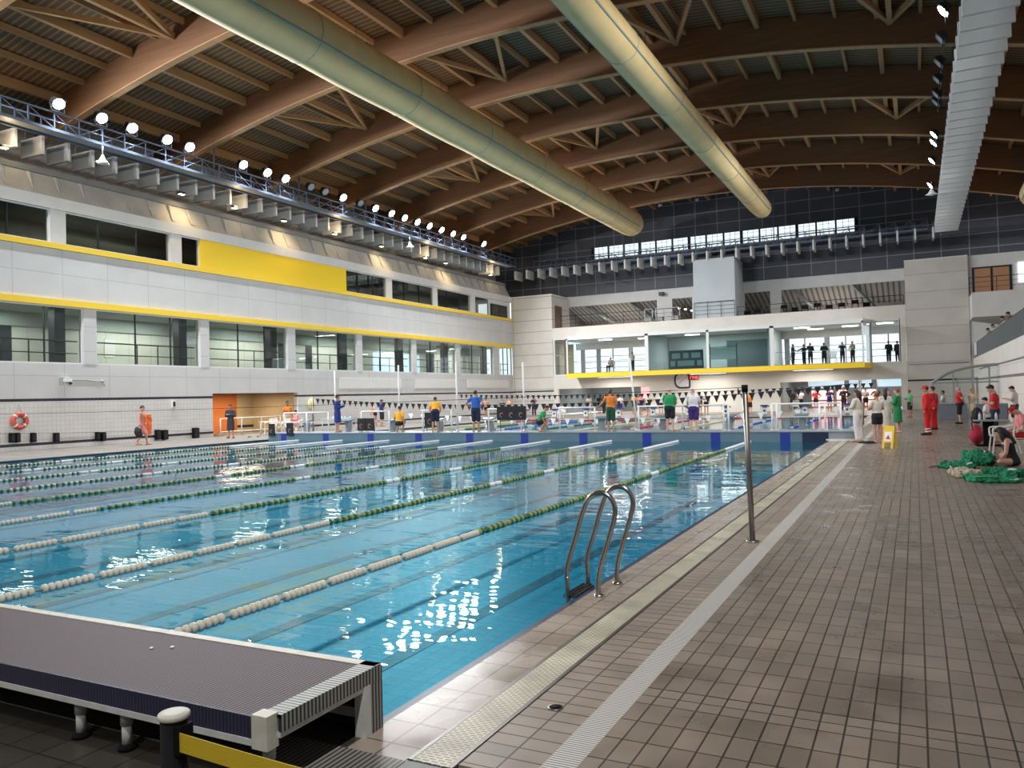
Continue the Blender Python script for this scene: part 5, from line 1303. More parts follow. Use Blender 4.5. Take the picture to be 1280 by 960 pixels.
# left deck
P1 = person((-31.05, 24.4, 0), D(-62), 1.76, 'person in orange towel and dark glasses walking along the left white wall', ('phone', 'bag'), 'walk', wear=(('shorts', PINK, 0.9), ('goggles', BLACK)), skin='red', near=True, head=(0, -12))
person((-31.55, 30.05, 0), D(205), 1.70, 'person in dark robe standing barefoot before the orange recess', ('phone', 'phone'), 'stand', wear=(('robe', CHAR, 0.40),), near=True)
person((-31.9, 34.6, 0), D(-120), 1.82, 'person in orange top standing beside the person in pink', ('down', 'phone'), 'stand', wear=(('tee', ORANGE), ('trousers', BEIGE)), skin='dark')
person((-31.0, 34.3, 0), D(150), 1.62, 'person in pink clothes sitting by the white table on left deck', ('phone', 'phone'), 'sit', wear=(('long', PINK), ('trousers', PINK)), hairstyle='bun', head=(15, 0))
person((-31.2, 42.6, 0), D(-30), 1.78, 'person in dark blue shirt and shorts standing on the far left deck', ('down', 'phone'), 'stand', wear=(('polo', DBLUE), ('shorts', BLACK, 0.9)))
person((-31.95, 42.9, 0), D(100), 1.60, 'bare-chested swimmer stooping beside the person in dark blue shirt', ('front', 'front'), 'stand', lean=22, wear=(('trunks', BLACK),), skin='light', hairstyle='short', hair='blond')
for i, (x, y, h, w_, lb) in enumerate(((-28.9, 52.6, 1.72, None, 'taller bare-chested swimmer just right of the man in blue, far deck'), (-28.4, 54.3, 1.52, NAVY, 'small child in dark top between two swimmers on the far deck'), (-27.9, 54.6, 1.66, None, 'swimmer with dark hair above the wide black banner, far deck'))):
    person((x, y, 0), D(170 + 20 * i), h, lb, ('down', 'fold'), 'stand', wear=((('tee', w_), ('shorts', BLACK)) if w_ else (('trunks', BLACK),)), skin='light' if i else 'tan', hair='brown')
person((-29.6, 62.5, 0), D(190), 1.70, 'person in dark blue top before the pale corner wall at the far end', ('face', 'fold'), 'stand', wear=(('tee', NAVY), ('trousers', NAVY)), fem=True, hairstyle='long')
# far deck and ground-floor rooms
for (x, y, h, wr, lb, hs) in (
    (-26.4, 67.4, 1.66, (('tee', OFFW), ('trousers', OFFW)), 'person in white clothes inside the left ground-floor opening', 'short'),
    (-25.6, 67.9, 1.70, (('tee', BLACK), ('shorts', BLACK)), 'person in black standing beside the one in white, left opening', 'short'),
    (-24.3, 65.6, 1.66, (('long', CHAR), ('trousers', BLACK)), 'person in charcoal left of the man in orange, far deck', 'long'),
    (-22.6, 65.0, 1.62, (('tee', WHITE), ('shorts', DBLUE)), 'person in white top right of the man in orange, far deck', 'short'),
    (-21.7, 66.0, 1.70, (('tee', AMBER), ('shorts', BLACK)), 'person in yellow-orange top before the backlit pink panels', 'short'),
    (-19.6, 61.2, 1.66, (('tee', PINK), ('shorts', DBLUE)), 'person in pink top left of the wall under the clock', 'short'),
    (-18.4, 59.4, 1.70, (('tee', OFFW), ('shorts', BLACK)), 'left one of two in pale tops, beside the man in green', 'short'),
    (-16.9, 57.7, 1.72, (('polo', WHITE), ('shorts', BLACK)), 'right one of two in pale tops, hidden by the man in green', 'short'),
    (-14.6, 60.2, 1.70, (('tee', BLACK), ('shorts', BLACK)), 'left one of a pair in black right of the white-shirted man', 'short'),
    (-14.15, 60.3, 1.70, (('tee', WHITE), ('shorts', BLACK)), 'right one of a pair right of the white-shirted man, pale shirt', 'short'),
    (-10.6, 58.5, 1.55, (('tee', ORANGE), ('shorts', BLACK)), 'person in orange top half hidden by the slim steel post', 'short'),
    (-8.7, 66.0, 1.66, (('long', BLACK), ('trousers', BLACK)), 'leftmost person in black in the right ground-floor opening', 'long'),
    (-8.0, 65.4, 1.70, (('tee', WHITE), ('trousers', BLACK)), 'person in white shirt at the left of the right opening', 'short'),
    (-7.0, 66.5, 1.68, (('tee', RED), ('shorts', NAVY)), 'person in red top before the left pink panel, right opening', 'short'),
    (-5.9, 65.3, 1.70, (('polo', DBLUE), ('shorts', DBLUE)), 'person in blue before the pink panels, right ground-floor opening', 'short'),
    (-4.9, 65.5, 1.78, (('long', BLACK), ('trousers', BLACK)), 'broad person in black between the pink panels, right opening', 'short'),
    (-3.4, 66.0, 1.66, (('tee', OFFW), ('shorts', BLACK)), 'person in pale top before the right pink panel', 'short'),
    (-2.6, 65.2, 1.72, (('tee', CHAR), ('trousers', BLACK)), 'person in charcoal at the right side of the right opening', 'short'),
    (-1.9, 64.0, 1.66, (('tee', PINK), ('shorts', BLACK)), 'person in pink top beside the right jamb of the opening', 'short')):
    person((x, y, 0), D(random.choice((160, 185, 205, 20, -30))), h, lb, (random.choice(('down', 'phone', 'hips')), random.choice(('down', 'fold', 'phone'))), 'stand', wear=wr, hair=random.choice(('black', 'brown', 'black')), hairstyle=hs, skin=random.choice(('tan', 'light')))
# first floor, behind the bay glass
for (x, y, lb, wr, ar, lg, yw) in (
    (-21.45, 65.2, 'standing person behind the left bay glass, pale top and dark trousers', (('tee', BEIGE), ('trousers', CHAR)), ('phone', 'fold'), 'stand', 60),
    (-23.45, 65.3, 'seated person in pink-brown top behind the left bay glass', (('tee', c_('dusky_pink_cotton', (0.40, 0.22, 0.20))), ('trousers', BLACK)), ('front', 'phone'), 'sit', 160),
    (-8.45, 65.3, 'leftmost dark figure behind the right bay glass, arm forward', (('long', CHAR), ('trousers', BLACK)), ('point', 'down'), 'stand', -60),
    (-7.75, 66.3, 'second dark figure behind the right bay glass, facing the leftmost', (('long', NAVY), ('trousers', NAVY)), ('point', 'phone'), 'stand', 60),
    (-7.1, 64.7, 'third dark figure behind the right bay glass, wide dark coat', (('robe', BLACK, 0.6), ('trousers', BLACK)), ('face', 'fold'), 'stand', 20),
    (-6.2, 65.5, 'fourth and tallest dark figure behind the right bay glass', (('robe', BLACK, 0.5), ('trousers', BLACK)), ('fold', 'fold'), 'stand', -10),
    (-4.9, 65.6, 'dark figure with raised arms near the right bay corner', (('tee', CHAR), ('trousers', CHAR)), ('face', 'point'), 'stand', 200),
    (-4.15, 65.2, 'figure in pale vest and dark trousers beside the bay corner', (('top', c_('lime_vest', (0.45, 0.50, 0.25))), ('trousers', BLACK)), ('front', 'front'), 'stand', 150),
    (-1.75, 67.4, 'left dark figure behind the glass right of the bay', (('long', BLACK), ('trousers', BLACK)), ('phone', 'down'), 'stand', 10),
    (-1.15, 67.9, 'right dark figure behind the glass right of the bay', (('long', CHAR), ('trousers', BLACK)), ('down', 'phone'), 'stand', 30)):
    person((x, y, 3.62), D(yw), 1.62, lb, ar, lg, wear=wr, seat=0.42)
# spectators on the right gallery
for (y, lb, wr, hd) in ((57.0, 'lowest spectator leaning over the gallery railing, dark hair', (('tee', BLACK), ('trousers', BLACK)), 0), (53.5, 'second spectator from the left on the gallery, white shirt', (('tee', WHITE), ('trousers', BLACK)), 10), (47.8, 'third spectator on the gallery railing, arms hanging over', (('tee', OFFW), ('trousers', BLACK)), 20), (45.0, 'rightmost spectator on the gallery railing, dark clothes', (('long', BLACK), ('trousers', BLACK)), -20)):
    person((4.36, y, 3.6), D(90), 1.66, lb, ('hang', 'hang'), 'stand', lean=20, head=(15, hd), wear=wr, hair='black')
# right-hand deck
person((-1.66, 27.55, 0), D(62), 1.66, 'woman in white shirt and trousers, dark long hair, beside the bulkhead end', ('fold', 'fold'), 'stand', wear=(('trousers', WHITE), ('long', OFFW)), fem=True, hairstyle='long', near=True, skin='tan')
person((-1.09, 27.2, 0), D(35), 1.58, 'woman in pale top and black shorts standing by a small dark towel', ('fold', 'fold'), 'stand', wear=(('shorts', BLACK, 0.5), ('tee', OFFW)), fem=True, hair='red', hairstyle='bun', near=True, skin='red')
person((-0.62, 33.0, 0), D(75), 1.66, 'person wrapped in a green towel and robe on the right deck', ('fold', 'fold'), 'stand', wear=(('robe', BGREEN, 0.42),), fem=True, hair='red', near=True, skin='light')
person((-1.05, 33.5, 0), D(10), 1.64, 'woman in long pale robe left of the green robe', ('down', 'down'), 'stand', wear=(('robe', OFFW, 0.2),), fem=True, hairstyle='long')
person((-0.31, 49.0, 0), D(120), 1.52, 'person in green shirt and black shorts far down the right deck', ('down', 'phone'), 'stand', wear=(('polo', MINT), ('shorts', BLACK, 0.8)), hair='brown')
person((0.34, 31.5, 0), D(80), 1.74, 'rescuer in full red uniform with cap and reflective trouser bands', ('down', 'back'), 'stand', wear=(('trousers', REDV), ('long', REDV), ('cap', REDV), ('bands', REFL), ('shoes', BLACK)), girth=1.1, near=True, head=(8, 0), hairstyle='short', hair='black')
person((0.60, 35.5, 0), D(60), 1.70, 'second person in red mostly hidden behind the red uniform', ('down', 'down'), 'stand', wear=(('trousers', REDV), ('long', RED), ('shoes', BLACK)), hair='black')
person((1.72, 40.6, 0), D(85), 1.66, 'balding man in red shirt and black shorts, hands behind', ('back', 'back'), 'stand', wear=(('shorts', BLACK, 0.95), ('polo', RED), ('shoes', BLACK)), hairstyle='bald', girth=1.2, near=True, skin='light')
person((2.22, 40.6, 0), D(-60), 1.56, 'woman in short beige dress with fair hair', ('fold', 'face'), 'stand', wear=(('dress', BEIGE, 0.62), ('shoes', BEIGE)), fem=True, hair='blond', hairstyle='bun', near=True, skin='light')
person((2.08, 27.6, 0), D(85), 1.74, 'man in red tee shirt looking down at phone behind the black table', ('phone', 'phone'), 'stand', head=(32, 0), wear=(('shorts', NAVY, 0.95), ('tee', RED)), near=True, skin='light')
person((3.85, 41.0, 0), D(70), 1.66, 'man in white tee shirt and navy shorts reading at the right', ('phone', 'phone'), 'stand', head=(28, 0), wear=(('shorts', NAVY, 0.85), ('tee', WHITE), ('shoes', WHITE)), near=True, skin='light') if False else person((3.3, 35.2, 0), D(70), 1.66, 'man in white tee shirt and navy shorts reading at the right', ('phone', 'phone'), 'stand', head=(28, 0), wear=(('shorts', NAVY, 0.85), ('tee', WHITE), ('shoes', WHITE)), near=True, skin='light')
person((2.15, 31.5, 0), D(80), 1.62, 'person in white shirt sitting behind the red tee shirt', ('phone', 'phone'), 'sit', head=(20, 0), wear=(('tee', WHITE), ('shorts', BLACK)), skin='light', seat=0.45)
person((1.80, 19.75, 0), D(88), 1.62, 'girl in black swimsuit sitting on deck, long dark hair over face', ('floor', 'floor'), 'floor', lean=16, head=(18, 0), wear=(('swimsuit', BLACK), ('trunks', BLACK)), fem=True, hairstyle='veil', near=True, skin='light')
person((2.30, 22.3, 0), D(100), 1.64, 'person in pink top sitting in the nearer white armchair', ('front', 'front'), 'sit', lean=15, head=(30, 0), wear=(('tee', PINK), ('shorts', RED, 0.8), ('cap', RED)), near=True, skin='light', seat=0.42)
person((1.3, 48.2, 0), D(90), 1.62, 'person in white top seated behind the far grey counter', ('front', 'front'), 'sit', wear=(('tee', WHITE), ('trousers', BLACK)), seat=0.6)
# swimmers in the far half
for i, (x, y) in enumerate(((-11.4, 47.0), (-9.4, 35.5), (-21.4, 39.0))):
    e = empty('swimmer', (x, y, WZ)); tag(e, ('head of a swimmer with white cap in the far pool half', 'head and shoulders of a swimmer by the bulkhead beside the man in green', 'swimmer splashing in the far left lanes')[i], 'person')
    b = MB(); b.ell((0, 0, 0.10), (0.08, 0.10, 0.12), 14, 10); limb(b, [(-0.2, 0, -0.06), (0, 0, -0.02), (0.2, 0, -0.06)], [0.06, 0.09, 0.06]); limb(b, [(0, 0, -0.1), (0, 0, 0.06)], [0.07, 0.055]); limb(b, [(0.2, 0, -0.06), (0.34, 0.1, 0.05), (0.42, 0.3, -0.02)], [0.055, 0.045, 0.03])
    limb(b, [(0, 0.09, 0.10), (0, 0.115, 0.07)], [0.01, 0.016], 8); limb(b, [(0.42, 0.3, -0.02), (0.43, 0.38, -0.04)], [0.035, 0.02])
    blend(b, 'body', SK['light'], e, 0.012, 2)
    MB().ell((0, -0.01, 0.13), (0.086, 0.106, 0.10), 14, 8).build('swim_cap', (M['float_white'], M['black'], M['float_white'])[i], e)
# ================================================================ THINGS ON THE DECKS
# towel and bag of the walker at the left (worn and carried)
e = empty('orange_towel', (-31.05, 24.4, 0)); tag(e, 'bright orange towel draped over the arm of the walker at the left', 'towel')
b = MB(); a_ = radians(-62)
def rot2(x, y, z): return (x * cos(a_) - y * sin(a_), x * sin(a_) + y * cos(a_), z)
loft(b, [(rot2(-0.10 + 0.02 * sin(i * 1.7), 0.235, 1.36 - 0.115 * i), Vector(rot2(0.9, -0.3, 0)), 0.15 + 0.045 * sin(pi * i / 8), 0.055 + 0.012 * sin(i * 2.1)) for i in range(9)]); blend(b, 'towel_cloth', cloth('orange_towelling', (0.85, 0.20, 0.05)), e, 0.014, 2, 0.03)
e = empty('holdall_bag', (-30.86, 24.02, 0.46)); tag(e, 'black holdall bag carried by the walker at the left wall', 'bag')
b = MB(); b.ell((0, 0, 0.14), (0.20, 0.13, 0.20), 16, 10); b.ell((0.03, 0.03, 0.02), (0.20, 0.12, 0.14), 14, 8); b.ell((-0.07, 0, 0.24), (0.11, 0.09, 0.13), 12, 8); blend(b, 'sack', M['blackcloth'], e, 0.018, 2)
MB().tube(smooth([(-0.10, 0.0, 0.30), (0.06, 0.05, 0.42), (0.20, 0.06, 0.38), (0.16, 0.03, 0.22)]), 0.012, 6).build('strap', M['blackcloth'], e)

# left wall fittings
def buoy(y, z, R_, r, m, label, rope_=True):
    e = empty('lifebuoy', (XL + 0.09, y, z)); tag(e, label, 'lifebuoy')
    n = 40; rg = MB(); rg.tube([(0, R_ * cos(2 * pi * i / n), R_ * sin(2 * pi * i / n)) for i in range(n)], r, 12, closed=True); rg.build('ring', m, e)
    for a in (45, 135, 225, 315):
        q = MB(); q.tube([(0, R_ * cos(radians(a + d)), R_ * sin(radians(a + d))) for d in (-7, 0, 7)], r * 1.05, 12); q.build('band', M['old_white'] if m is M['red_rubber'] else M['float_w'], e)
    if rope_:
        MB().tube([(-0.03, -R_ * 0.5, R_ * 0.9), (-0.06, 0, R_ + 0.42), (-0.03, R_ * 0.5, R_ * 0.9)], 0.008, 5).build('hanging_cord', M['cable'], e)
buoy(20.35, 1.26, 0.27, 0.10, M['red_rubber'], 'red lifebuoy hanging on the white tiled wall at the left edge')
e = empty('yellow_float_ring', (XL + 0.08, 38.4, 1.60)); tag(e, 'round pale yellow float hanging on the left wall beyond the recess', 'float')
MB().lathe([(0.02, 0.11), (0.22, 0.10), (0.34, 0.04), (0.36, -0.02), (0.30, -0.06)], (0, 0, 0), 24, 'X').build('disc', M['pale_yellow'], e)
MB().tube([(0, -0.2, 0.28), (0, 0, 0.42), (0, 0.2, 0.28)], 0.015, 6).build('handle', M['pale_yellow'], e)
WBX = [(20.01, 0.19, 0.575, 0.40, 'first of the close pair under the red lifebuoy'), (20.23, 0.17, 0.565, 0.41, 'second of the close pair under the red lifebuoy'), (20.90, 0.18, 0.53, 0.42, 'alone just right of the red lifebuoy'), (21.91, 0.20, 0.485, 0.40, 'alone, midway between lifebuoy and walker'), (23.87, 0.16, 0.415, 0.41, 'left of the pair before the walker'), (24.15, 0.19, 0.385, 0.43, 'right of the pair before the walker'), (27.11, 0.26, 0.31, 0.50, 'left of the pair behind the walker'), (27.52, 0.28, 0.285, 0.50, 'right of the pair behind the walker'), (29.42, 0.34, 0.28, 0.54, 'last before the orange recess')]
for y, w, z, h, lb in WBX:
    e = empty('lane_box', (XL + 0.12, y, z - h / 2)); tag(e, 'black box on the left tiled wall, ' + lb, 'box', 'black boxes on the left wall')
    MB().prism([(-0.09, 0.0), (0.08, 0.02), (0.08, h - 0.02), (-0.09, h)], 'Y', -w / 2, w / 2).build('cabinet', M['black'], e)
    MB().box(0.08, 0.085, -w * 0.36, w * 0.36, 0.06, h - 0.06).build('front_cloth', M['blackcloth'], e)
    MB().box(-0.1, -0.08, -0.03, 0.03, h * 0.4, h * 0.6).build('wall_bracket', M['frame_g'], e)
e = empty('wall_cable', (XL + 0.03, 18.5, 0.80)); tag(e, 'thin cable running along the left wall above the black boxes', 'cable')
MB().tube([(0, t * 0.6, -0.035 * t * 0.6 + 0.0) if t < 20 else (0, 12 + 0.0 * t, -0.42) for t in range(21)], 0.010, 5).build('cable_run', M['frame_g'], e)
e = empty('security_camera', (XL + 0.02, 22.35, 2.88)); tag(e, 'white box camera on a bracket high on the left wall', 'camera')
MB().box(0.03, 0.18, -0.12, 0.28, 0.02, 0.16).build('housing', M['float_white'], e); MB().box(0, 0.16, -0.16, -0.10, -0.12, 0.2).build('plate', M['frame_g'], e); MB().ell((0.12, 0.24, -0.04), (0.07, 0.07, 0.07)).build('lens', M['lamp_body'], e)
e = empty('wall_sensor', (XL, 24.2, 2.94)); tag(e, 'small grey sensor with a cable leading to the wall camera', 'sensor')
MB().ell((0.06, 0, 0), (0.06, 0.08, 0.06)).build('head', M['frame_g'], e); MB().tube([(0.02, -1.7, -0.05), (0.02, -1.5, 0.05), (0.02, -0.8, 0.06), (0.02, -0.2, -0.02), (0.04, 0, 0)], 0.02, 6).build('cable', M['frame_g'], e); MB().tube([(0.06, 0.02, -0.03), (0.08, 0.1, -0.22)], 0.02, 6).build('stalk', M['frame_g'], e)
e = empty('wall_dispenser', (XL, 28.13, 1.62)); tag(e, 'small grey box on the white tiles left of the recess', 'box')
MB().box(0, 0.10, -0.12, 0.12, 0, 0.36).build('case', M['frame_w'], e); MB().box(0.10, 0.11, -0.07, 0.07, 0.06, 0.30).build('front', M['frame_d'], e)

# recess rail
def rail_x(loc, L, H, label):
    e = empty('recess_rail', loc); tag(e, label, 'railing')
    for z in (H, H * 0.25): MB().tube([(0, 0, z), (0, L, z)], 0.03, 7).build('rail', M['float_w'], e)
    n = 4
    for k in range(n + 1): MB().tube([(0, L * k / n, 0), (0, L * k / n, H)], 0.03, 7).build('post', M['float_w'], e)
rail_x((-33.3, 31.0, 0), 6.0, 0.95, 'cream pipe rail across the orange recess behind the robed person')
# plastic chairs and tables
def chair_proto():
    e = empty('plastic_armchair'); tag(e, 'x', 'chair')
    m = M['plastic_w']
    b = MB(); b.prism([(-0.22, 0.40), (0.24, 0.43), (0.24, 0.455), (-0.22, 0.425)], 'X', -0.22, 0.22); b.build('seat', m, e)
    b = MB()
    for k in range(5):
        x = -0.18 + 0.09 * k; b.bar((x, -0.22, 0.43), (x * 1.08, -0.33, 0.86), 0.055, 0.014, (0, 1, 0))
    b.bar((-0.235, -0.33, 0.86), (0.235, -0.33, 0.86), 0.05, 0.03); b.build('backrest', m, e)
    for sx in (-1, 1):
        MB().tube(smooth([(0.25 * sx, -0.30, 0.72), (0.26 * sx, -0.05, 0.66), (0.26 * sx, 0.20, 0.645), (0.255 * sx, 0.27, 0.60), (0.25 * sx, 0.26, 0.42)]), 0.022, 8).build('armrest', m, e)
        MB().bar((0.24 * sx, 0.24, 0.44), (0.27 * sx, 0.29, 0.0), 0.04, 0.03).build('leg', m, e)
        MB().bar((0.22 * sx, -0.22, 0.43), (0.25 * sx, -0.32, 0.0), 0.04, 0.03).build('leg', m, e)
    return e
cp = chair_proto()
CH = [((1.93, 23.3, 0), D(95), 'empty white plastic armchair beside the black pedestal table'), ((2.25, 22.3, 0), D(100), 'nearer white plastic armchair with the person in pink'), ((-30.3, 32.5, 0), D(170), 'white plastic armchair right of the white table on left deck'), ((-31.9, 33.3, 0), D(200), 'white plastic armchair left of the white table on left deck'), ((-31.0, 34.3, 0), D(150), 'white plastic armchair under the seated person in pink at left'), ((-24.0, 55.6, 0), D(180), 'white plastic armchair on the far deck, left of the man in orange'), ((-8.3, 64.5, 0), D(20), 'white plastic armchair in front of the right ground-floor opening'), ((2.15, 31.5, 0), D(80), 'white plastic armchair behind the man in red tee shirt'), ((1.3, 48.2, 0), D(90), 'white plastic armchair behind the far grey counter'), ((-23.45, 65.3, 3.62), D(160), 'white plastic armchair behind the left bay glass'), ((-9.0, 66.3, 3.62), D(30), 'white plastic armchair by the right bay partition, upstairs'), ((-5.6, 65.4, 3.62), D(170), 'white plastic armchair behind the right bay glass, upstairs')]
kk = list(kids(cp))
for i, (l, r, lb) in enumerate(CH):
    o = cp if i == 0 else dup(cp, children=kk)
    o.location = l; o.rotation_euler = (0, 0, r); o['label'] = lb
def table(loc, w, d, h, m, label, leg=M['white_pipe']):
    e = empty('table', loc); tag(e, label, 'table')
    MB().box(-w / 2, w / 2, -d / 2, d / 2, h - 0.04, h).build('tabletop', m, e)
    for sx in (-1, 1):
        for sy in (-1, 1): MB().tube([(sx * (w / 2 - 0.06), sy * (d / 2 - 0.06), 0), (sx * (w / 2 - 0.08), sy * (d / 2 - 0.08), h - 0.04)], 0.025, 8).build('leg', leg, e)
table((-31.25, 32.6, 0), 1.0, 0.8, 0.74, M['plastic_w'], 'white plastic table on the left deck behind the bulkhead end')
table((-30.5, 37.4, 0), 2.2, 0.7, 0.72, mat('pale_blue_tabletop', (0.34, 0.48, 0.58), 0.5), 'pale blue table with white cups along the left deck')
for i in range(6):
    e = empty('cup', (-31.3 + 0.32 * i, 37.35 + 0.1 * (i % 2), 0.72)); tag(e, 'small white cup on the pale blue table at the left deck', 'cup', 'cups on the pale blue table')
    MB().lathe([(0.03, 0), (0.042, 0.10), (0.044, 0.11), (0.038, 0.11), (0.028, 0.01)], (0, 0, 0), 12).build('body', M['float_white'], e)
# black pedestal table with bottles
e = empty('pedestal_table', (1.85, 25.9, 0)); tag(e, 'tall-standing table with black pedestal and crossed feet, bottles on top', 'table')
MB().box(-0.42, 0.42, -0.35, 0.35, 0.70, 0.73).build('tabletop', M['frame_g'], e)
MB().box(-0.20, 0.06, -0.13, 0.13, 0.03, 0.70).build('pedestal', M['black'], e)
for r in (35, -35): MB().cbox((-0.06, 0, 0.02), (0.75, 0.07, 0.04), radians(r)).build('foot', M['black'], e)
for i, (x, y, c) in enumerate(((1.58, 25.85, 'float_white'), (1.70, 25.95, 'float_white'), (1.98, 25.9, 'float_white'))):
    e = empty('water_bottle', (x, y, 0.73)); tag(e, ('leftmost clear bottle on the black pedestal table', 'second clear bottle on the black pedestal table', 'right-hand clear bottle on the black pedestal table')[i], 'bottle')
    MB().lathe([(0.033, 0), (0.035, 0.02), (0.035, 0.15), (0.014, 0.19), (0.014, 0.21)], (0, 0, 0), 12).build('body', M['lamp_off'], e); MB().lathe([(0.016, 0.21), (0.016, 0.23)], (0, 0, 0), 10).build('cap', M['bulk_blue'], e)
e = empty('red_bag', (1.55, 26.9, 0.0)); tag(e, 'red and black sports bag standing behind the pedestal table', 'bag')
b = MB(); b.ell((0, 0, 0.22), (0.2, 0.3, 0.22)); b.ell((0, 0.1, 0.36), (0.15, 0.2, 0.2)); b.v = [(q[0], q[1], max(0, q[2])) for q in b.v]; blend(b, 'sack', cloth('crimson_nylon', (0.45, 0.02, 0.05)), e, 0.02, 2); MB().tube(smooth([(-0.1, -0.2, 0.4), (-0.12, 0, 0.62), (-0.1, 0.2, 0.45)]), 0.015, 6).build('strap', M['blackcloth'], e)
e = empty('backpack', (1.80, 30.6, 0.42)); tag(e, 'black backpack on a low stool behind the pedestal table', 'backpack')
b = MB(); b.ell((0, 0, 0.28), (0.17, 0.24, 0.28)); b.ell((-0.08, 0, 0.18), (0.12, 0.19, 0.16)); blend(b, 'sack', M['blackcloth'], e, 0.02, 2); MB().box(-0.22, 0.22, -0.24, 0.24, -0.04, 0.01).tube([(-0.18, -0.2, -0.42), (-0.18, -0.2, -0.03)], 0.02, 6).tube([(0.18, 0.2, -0.42), (0.18, 0.2, -0.03)], 0.02, 6).tube([(0.18, -0.2, -0.42), (0.18, -0.2, -0.03)], 0.02, 6).tube([(-0.18, 0.2, -0.42), (-0.18, 0.2, -0.03)], 0.02, 6).build('stool', M['frame_g'], e)
# clothes on the deck
def heap(name, loc, blobs, m, label, cat, extra=()):
    e = empty(name, loc); tag(e, label, cat); b = MB()
    rnd = random.Random(label)
    for (x, y, rx, ry, h) in blobs:
        b.ell((x, y, h * 0.25), (rx, ry, h * 0.75), 18, 10, Matrix.Rotation(rnd.uniform(0, 3), 3, 'Z'))
        for q in range(5):
            a = rnd.uniform(0, 2 * pi); p = Vector((x + rx * 0.75 * cos(a), y + ry * 0.75 * sin(a), h * 0.35))
            limb(b, [p, p + Vector((cos(a + 1.2) * rx * 0.6, sin(a + 1.2) * ry * 0.6, h * 0.25)), p + Vector((cos(a + 2.1) * rx * 1.1, sin(a + 2.1) * ry * 1.1, -0.02))], [h * 0.22, h * 0.30, h * 0.16], 8)
    b.v = [(q[0], q[1], max(0.002, q[2])) for q in b.v]
    blend(b, 'cloth', m, e, 0.011, 2, 0.045)
    for (nm, q, mm) in extra: q.build(nm, mm, e)
    return e
GT = cloth('emerald_towelling', (0.01, 0.20, 0.10)); GT2 = cloth('bright_emerald_cotton', (0.015, 0.26, 0.13)); CRM = cloth('cream_canvas', (0.55, 0.47, 0.36))
heap('green_jacket', (0.68, 18.9, 0), [(0, 0, 0.20, 0.22, 0.16), (0.16, -0.1, 0.18, 0.2, 0.12), (-0.15, 0.1, 0.13, 0.16, 0.09)], GT, 'green jacket with a dark umbrella handle, left of the other clothes', 'jacket', (('dark_stick', MB().tube([(-0.48, 0.1, 0.02), (-0.1, 0.05, 0.06)], 0.016, 6), M['lamp_body']), ('white_stripe', MB().tube([(0.2, -0.2, 0.10), (0.3, -0.05, 0.13), (0.34, 0.1, 0.06)], 0.018, 6), M['float_white'])))
heap('green_kit_bag', (1.12, 19.8, 0), [(0, 0, 0.23, 0.24, 0.34), (0.12, -0.05, 0.2, 0.2, 0.24)], GT, 'round heaped green kit bag with white straps before the girl', 'bag', (('white_strap', MB().tube(smooth([(0.10, -0.24, 0.04), (0.13, -0.2, 0.22), (0.16, -0.06, 0.30)]), 0.02, 6), M['float_white']), ('white_strap', MB().tube(smooth([(0.20, -0.2, 0.04), (0.22, -0.16, 0.18), (0.22, 0.0, 0.24)]), 0.02, 6), M['float_white'])))
heap('cream_bag', (0.72, 17.2, 0), [(0, 0, 0.16, 0.24, 0.18), (0.14, 0.15, 0.14, 0.18, 0.14)], CRM, 'crumpled cream cloth bag among the green clothes', 'bag', (('handle', MB().tube(smooth([(-0.1, -0.2, 0.05), (-0.18, 0.0, 0.2), (-0.08, 0.2, 0.06)]), 0.014, 6), CRM),))
heap('green_towel', (1.05, 16.45, 0), [(0, 0, 0.28, 0.28, 0.12), (0.3, 0.05, 0.26, 0.24, 0.09), (-0.1, 0.15, 0.2, 0.2, 0.12)], GT2, 'nearest crumpled green towel lying on the brown deck', 'towel', (('white_end', MB().cbox((0.42, -0.02, 0.055), (0.16, 0.24, 0.02), 0.3), M['float_white']), ('pale_stripe', MB().tube(smooth([(-0.2, -0.18, 0.09), (0.0, -0.2, 0.11), (0.2, -0.14, 0.10)]), 0.016, 6), MINT)))
heap('green_tracksuit', (1.62, 17.6, 0), [(0, 0, 0.30, 0.26, 0.13), (-0.25, 0.25, 0.24, 0.24, 0.14), (0.3, 0.1, 0.24, 0.2, 0.10)], GT, 'spread green tracksuit lying in front of the seated girl', 'clothing', (('white_patch', MB().ell((-0.05, -0.1, 0.12), (0.08, 0.06, 0.03)), M['float_white']),))
e = empty('dark_towel', (-1.45, 26.9, 0)); tag(e, 'small black towel on the deck beside the woman in black shorts', 'towel')
b = MB(); b.ell((0, 0, 0.02), (0.20, 0.12, 0.05)); b.ell((0.16, 0.05, 0.02), (0.14, 0.1, 0.06)); b.v = [(q[0], q[1], max(0.002, q[2])) for q in b.v]; blend(b, 'cloth', M['blackcloth'], e, 0.012, 2)
for i, (x, y) in enumerate(((-31.25, 29.55), (-30.9, 29.6), (-30.5, 30.3), (-30.1, 30.5))):
    e = empty('flip_flop', (x, y, 0), D(20 + 50 * i)); tag(e, 'dark slipper left on the deck by the robed person, %s from the left' % ORD[i], 'slipper', 'slippers near the recess')
    MB().ell((0, 0, 0.015), (0.055, 0.13, 0.015), 14, 6).build('sole', M['black'], e); MB().tube(smooth([(-0.045, 0.02, 0.02), (0, 0.07, 0.06), (0.045, 0.02, 0.02)]), 0.01, 6).build('strap', M['black'], e)
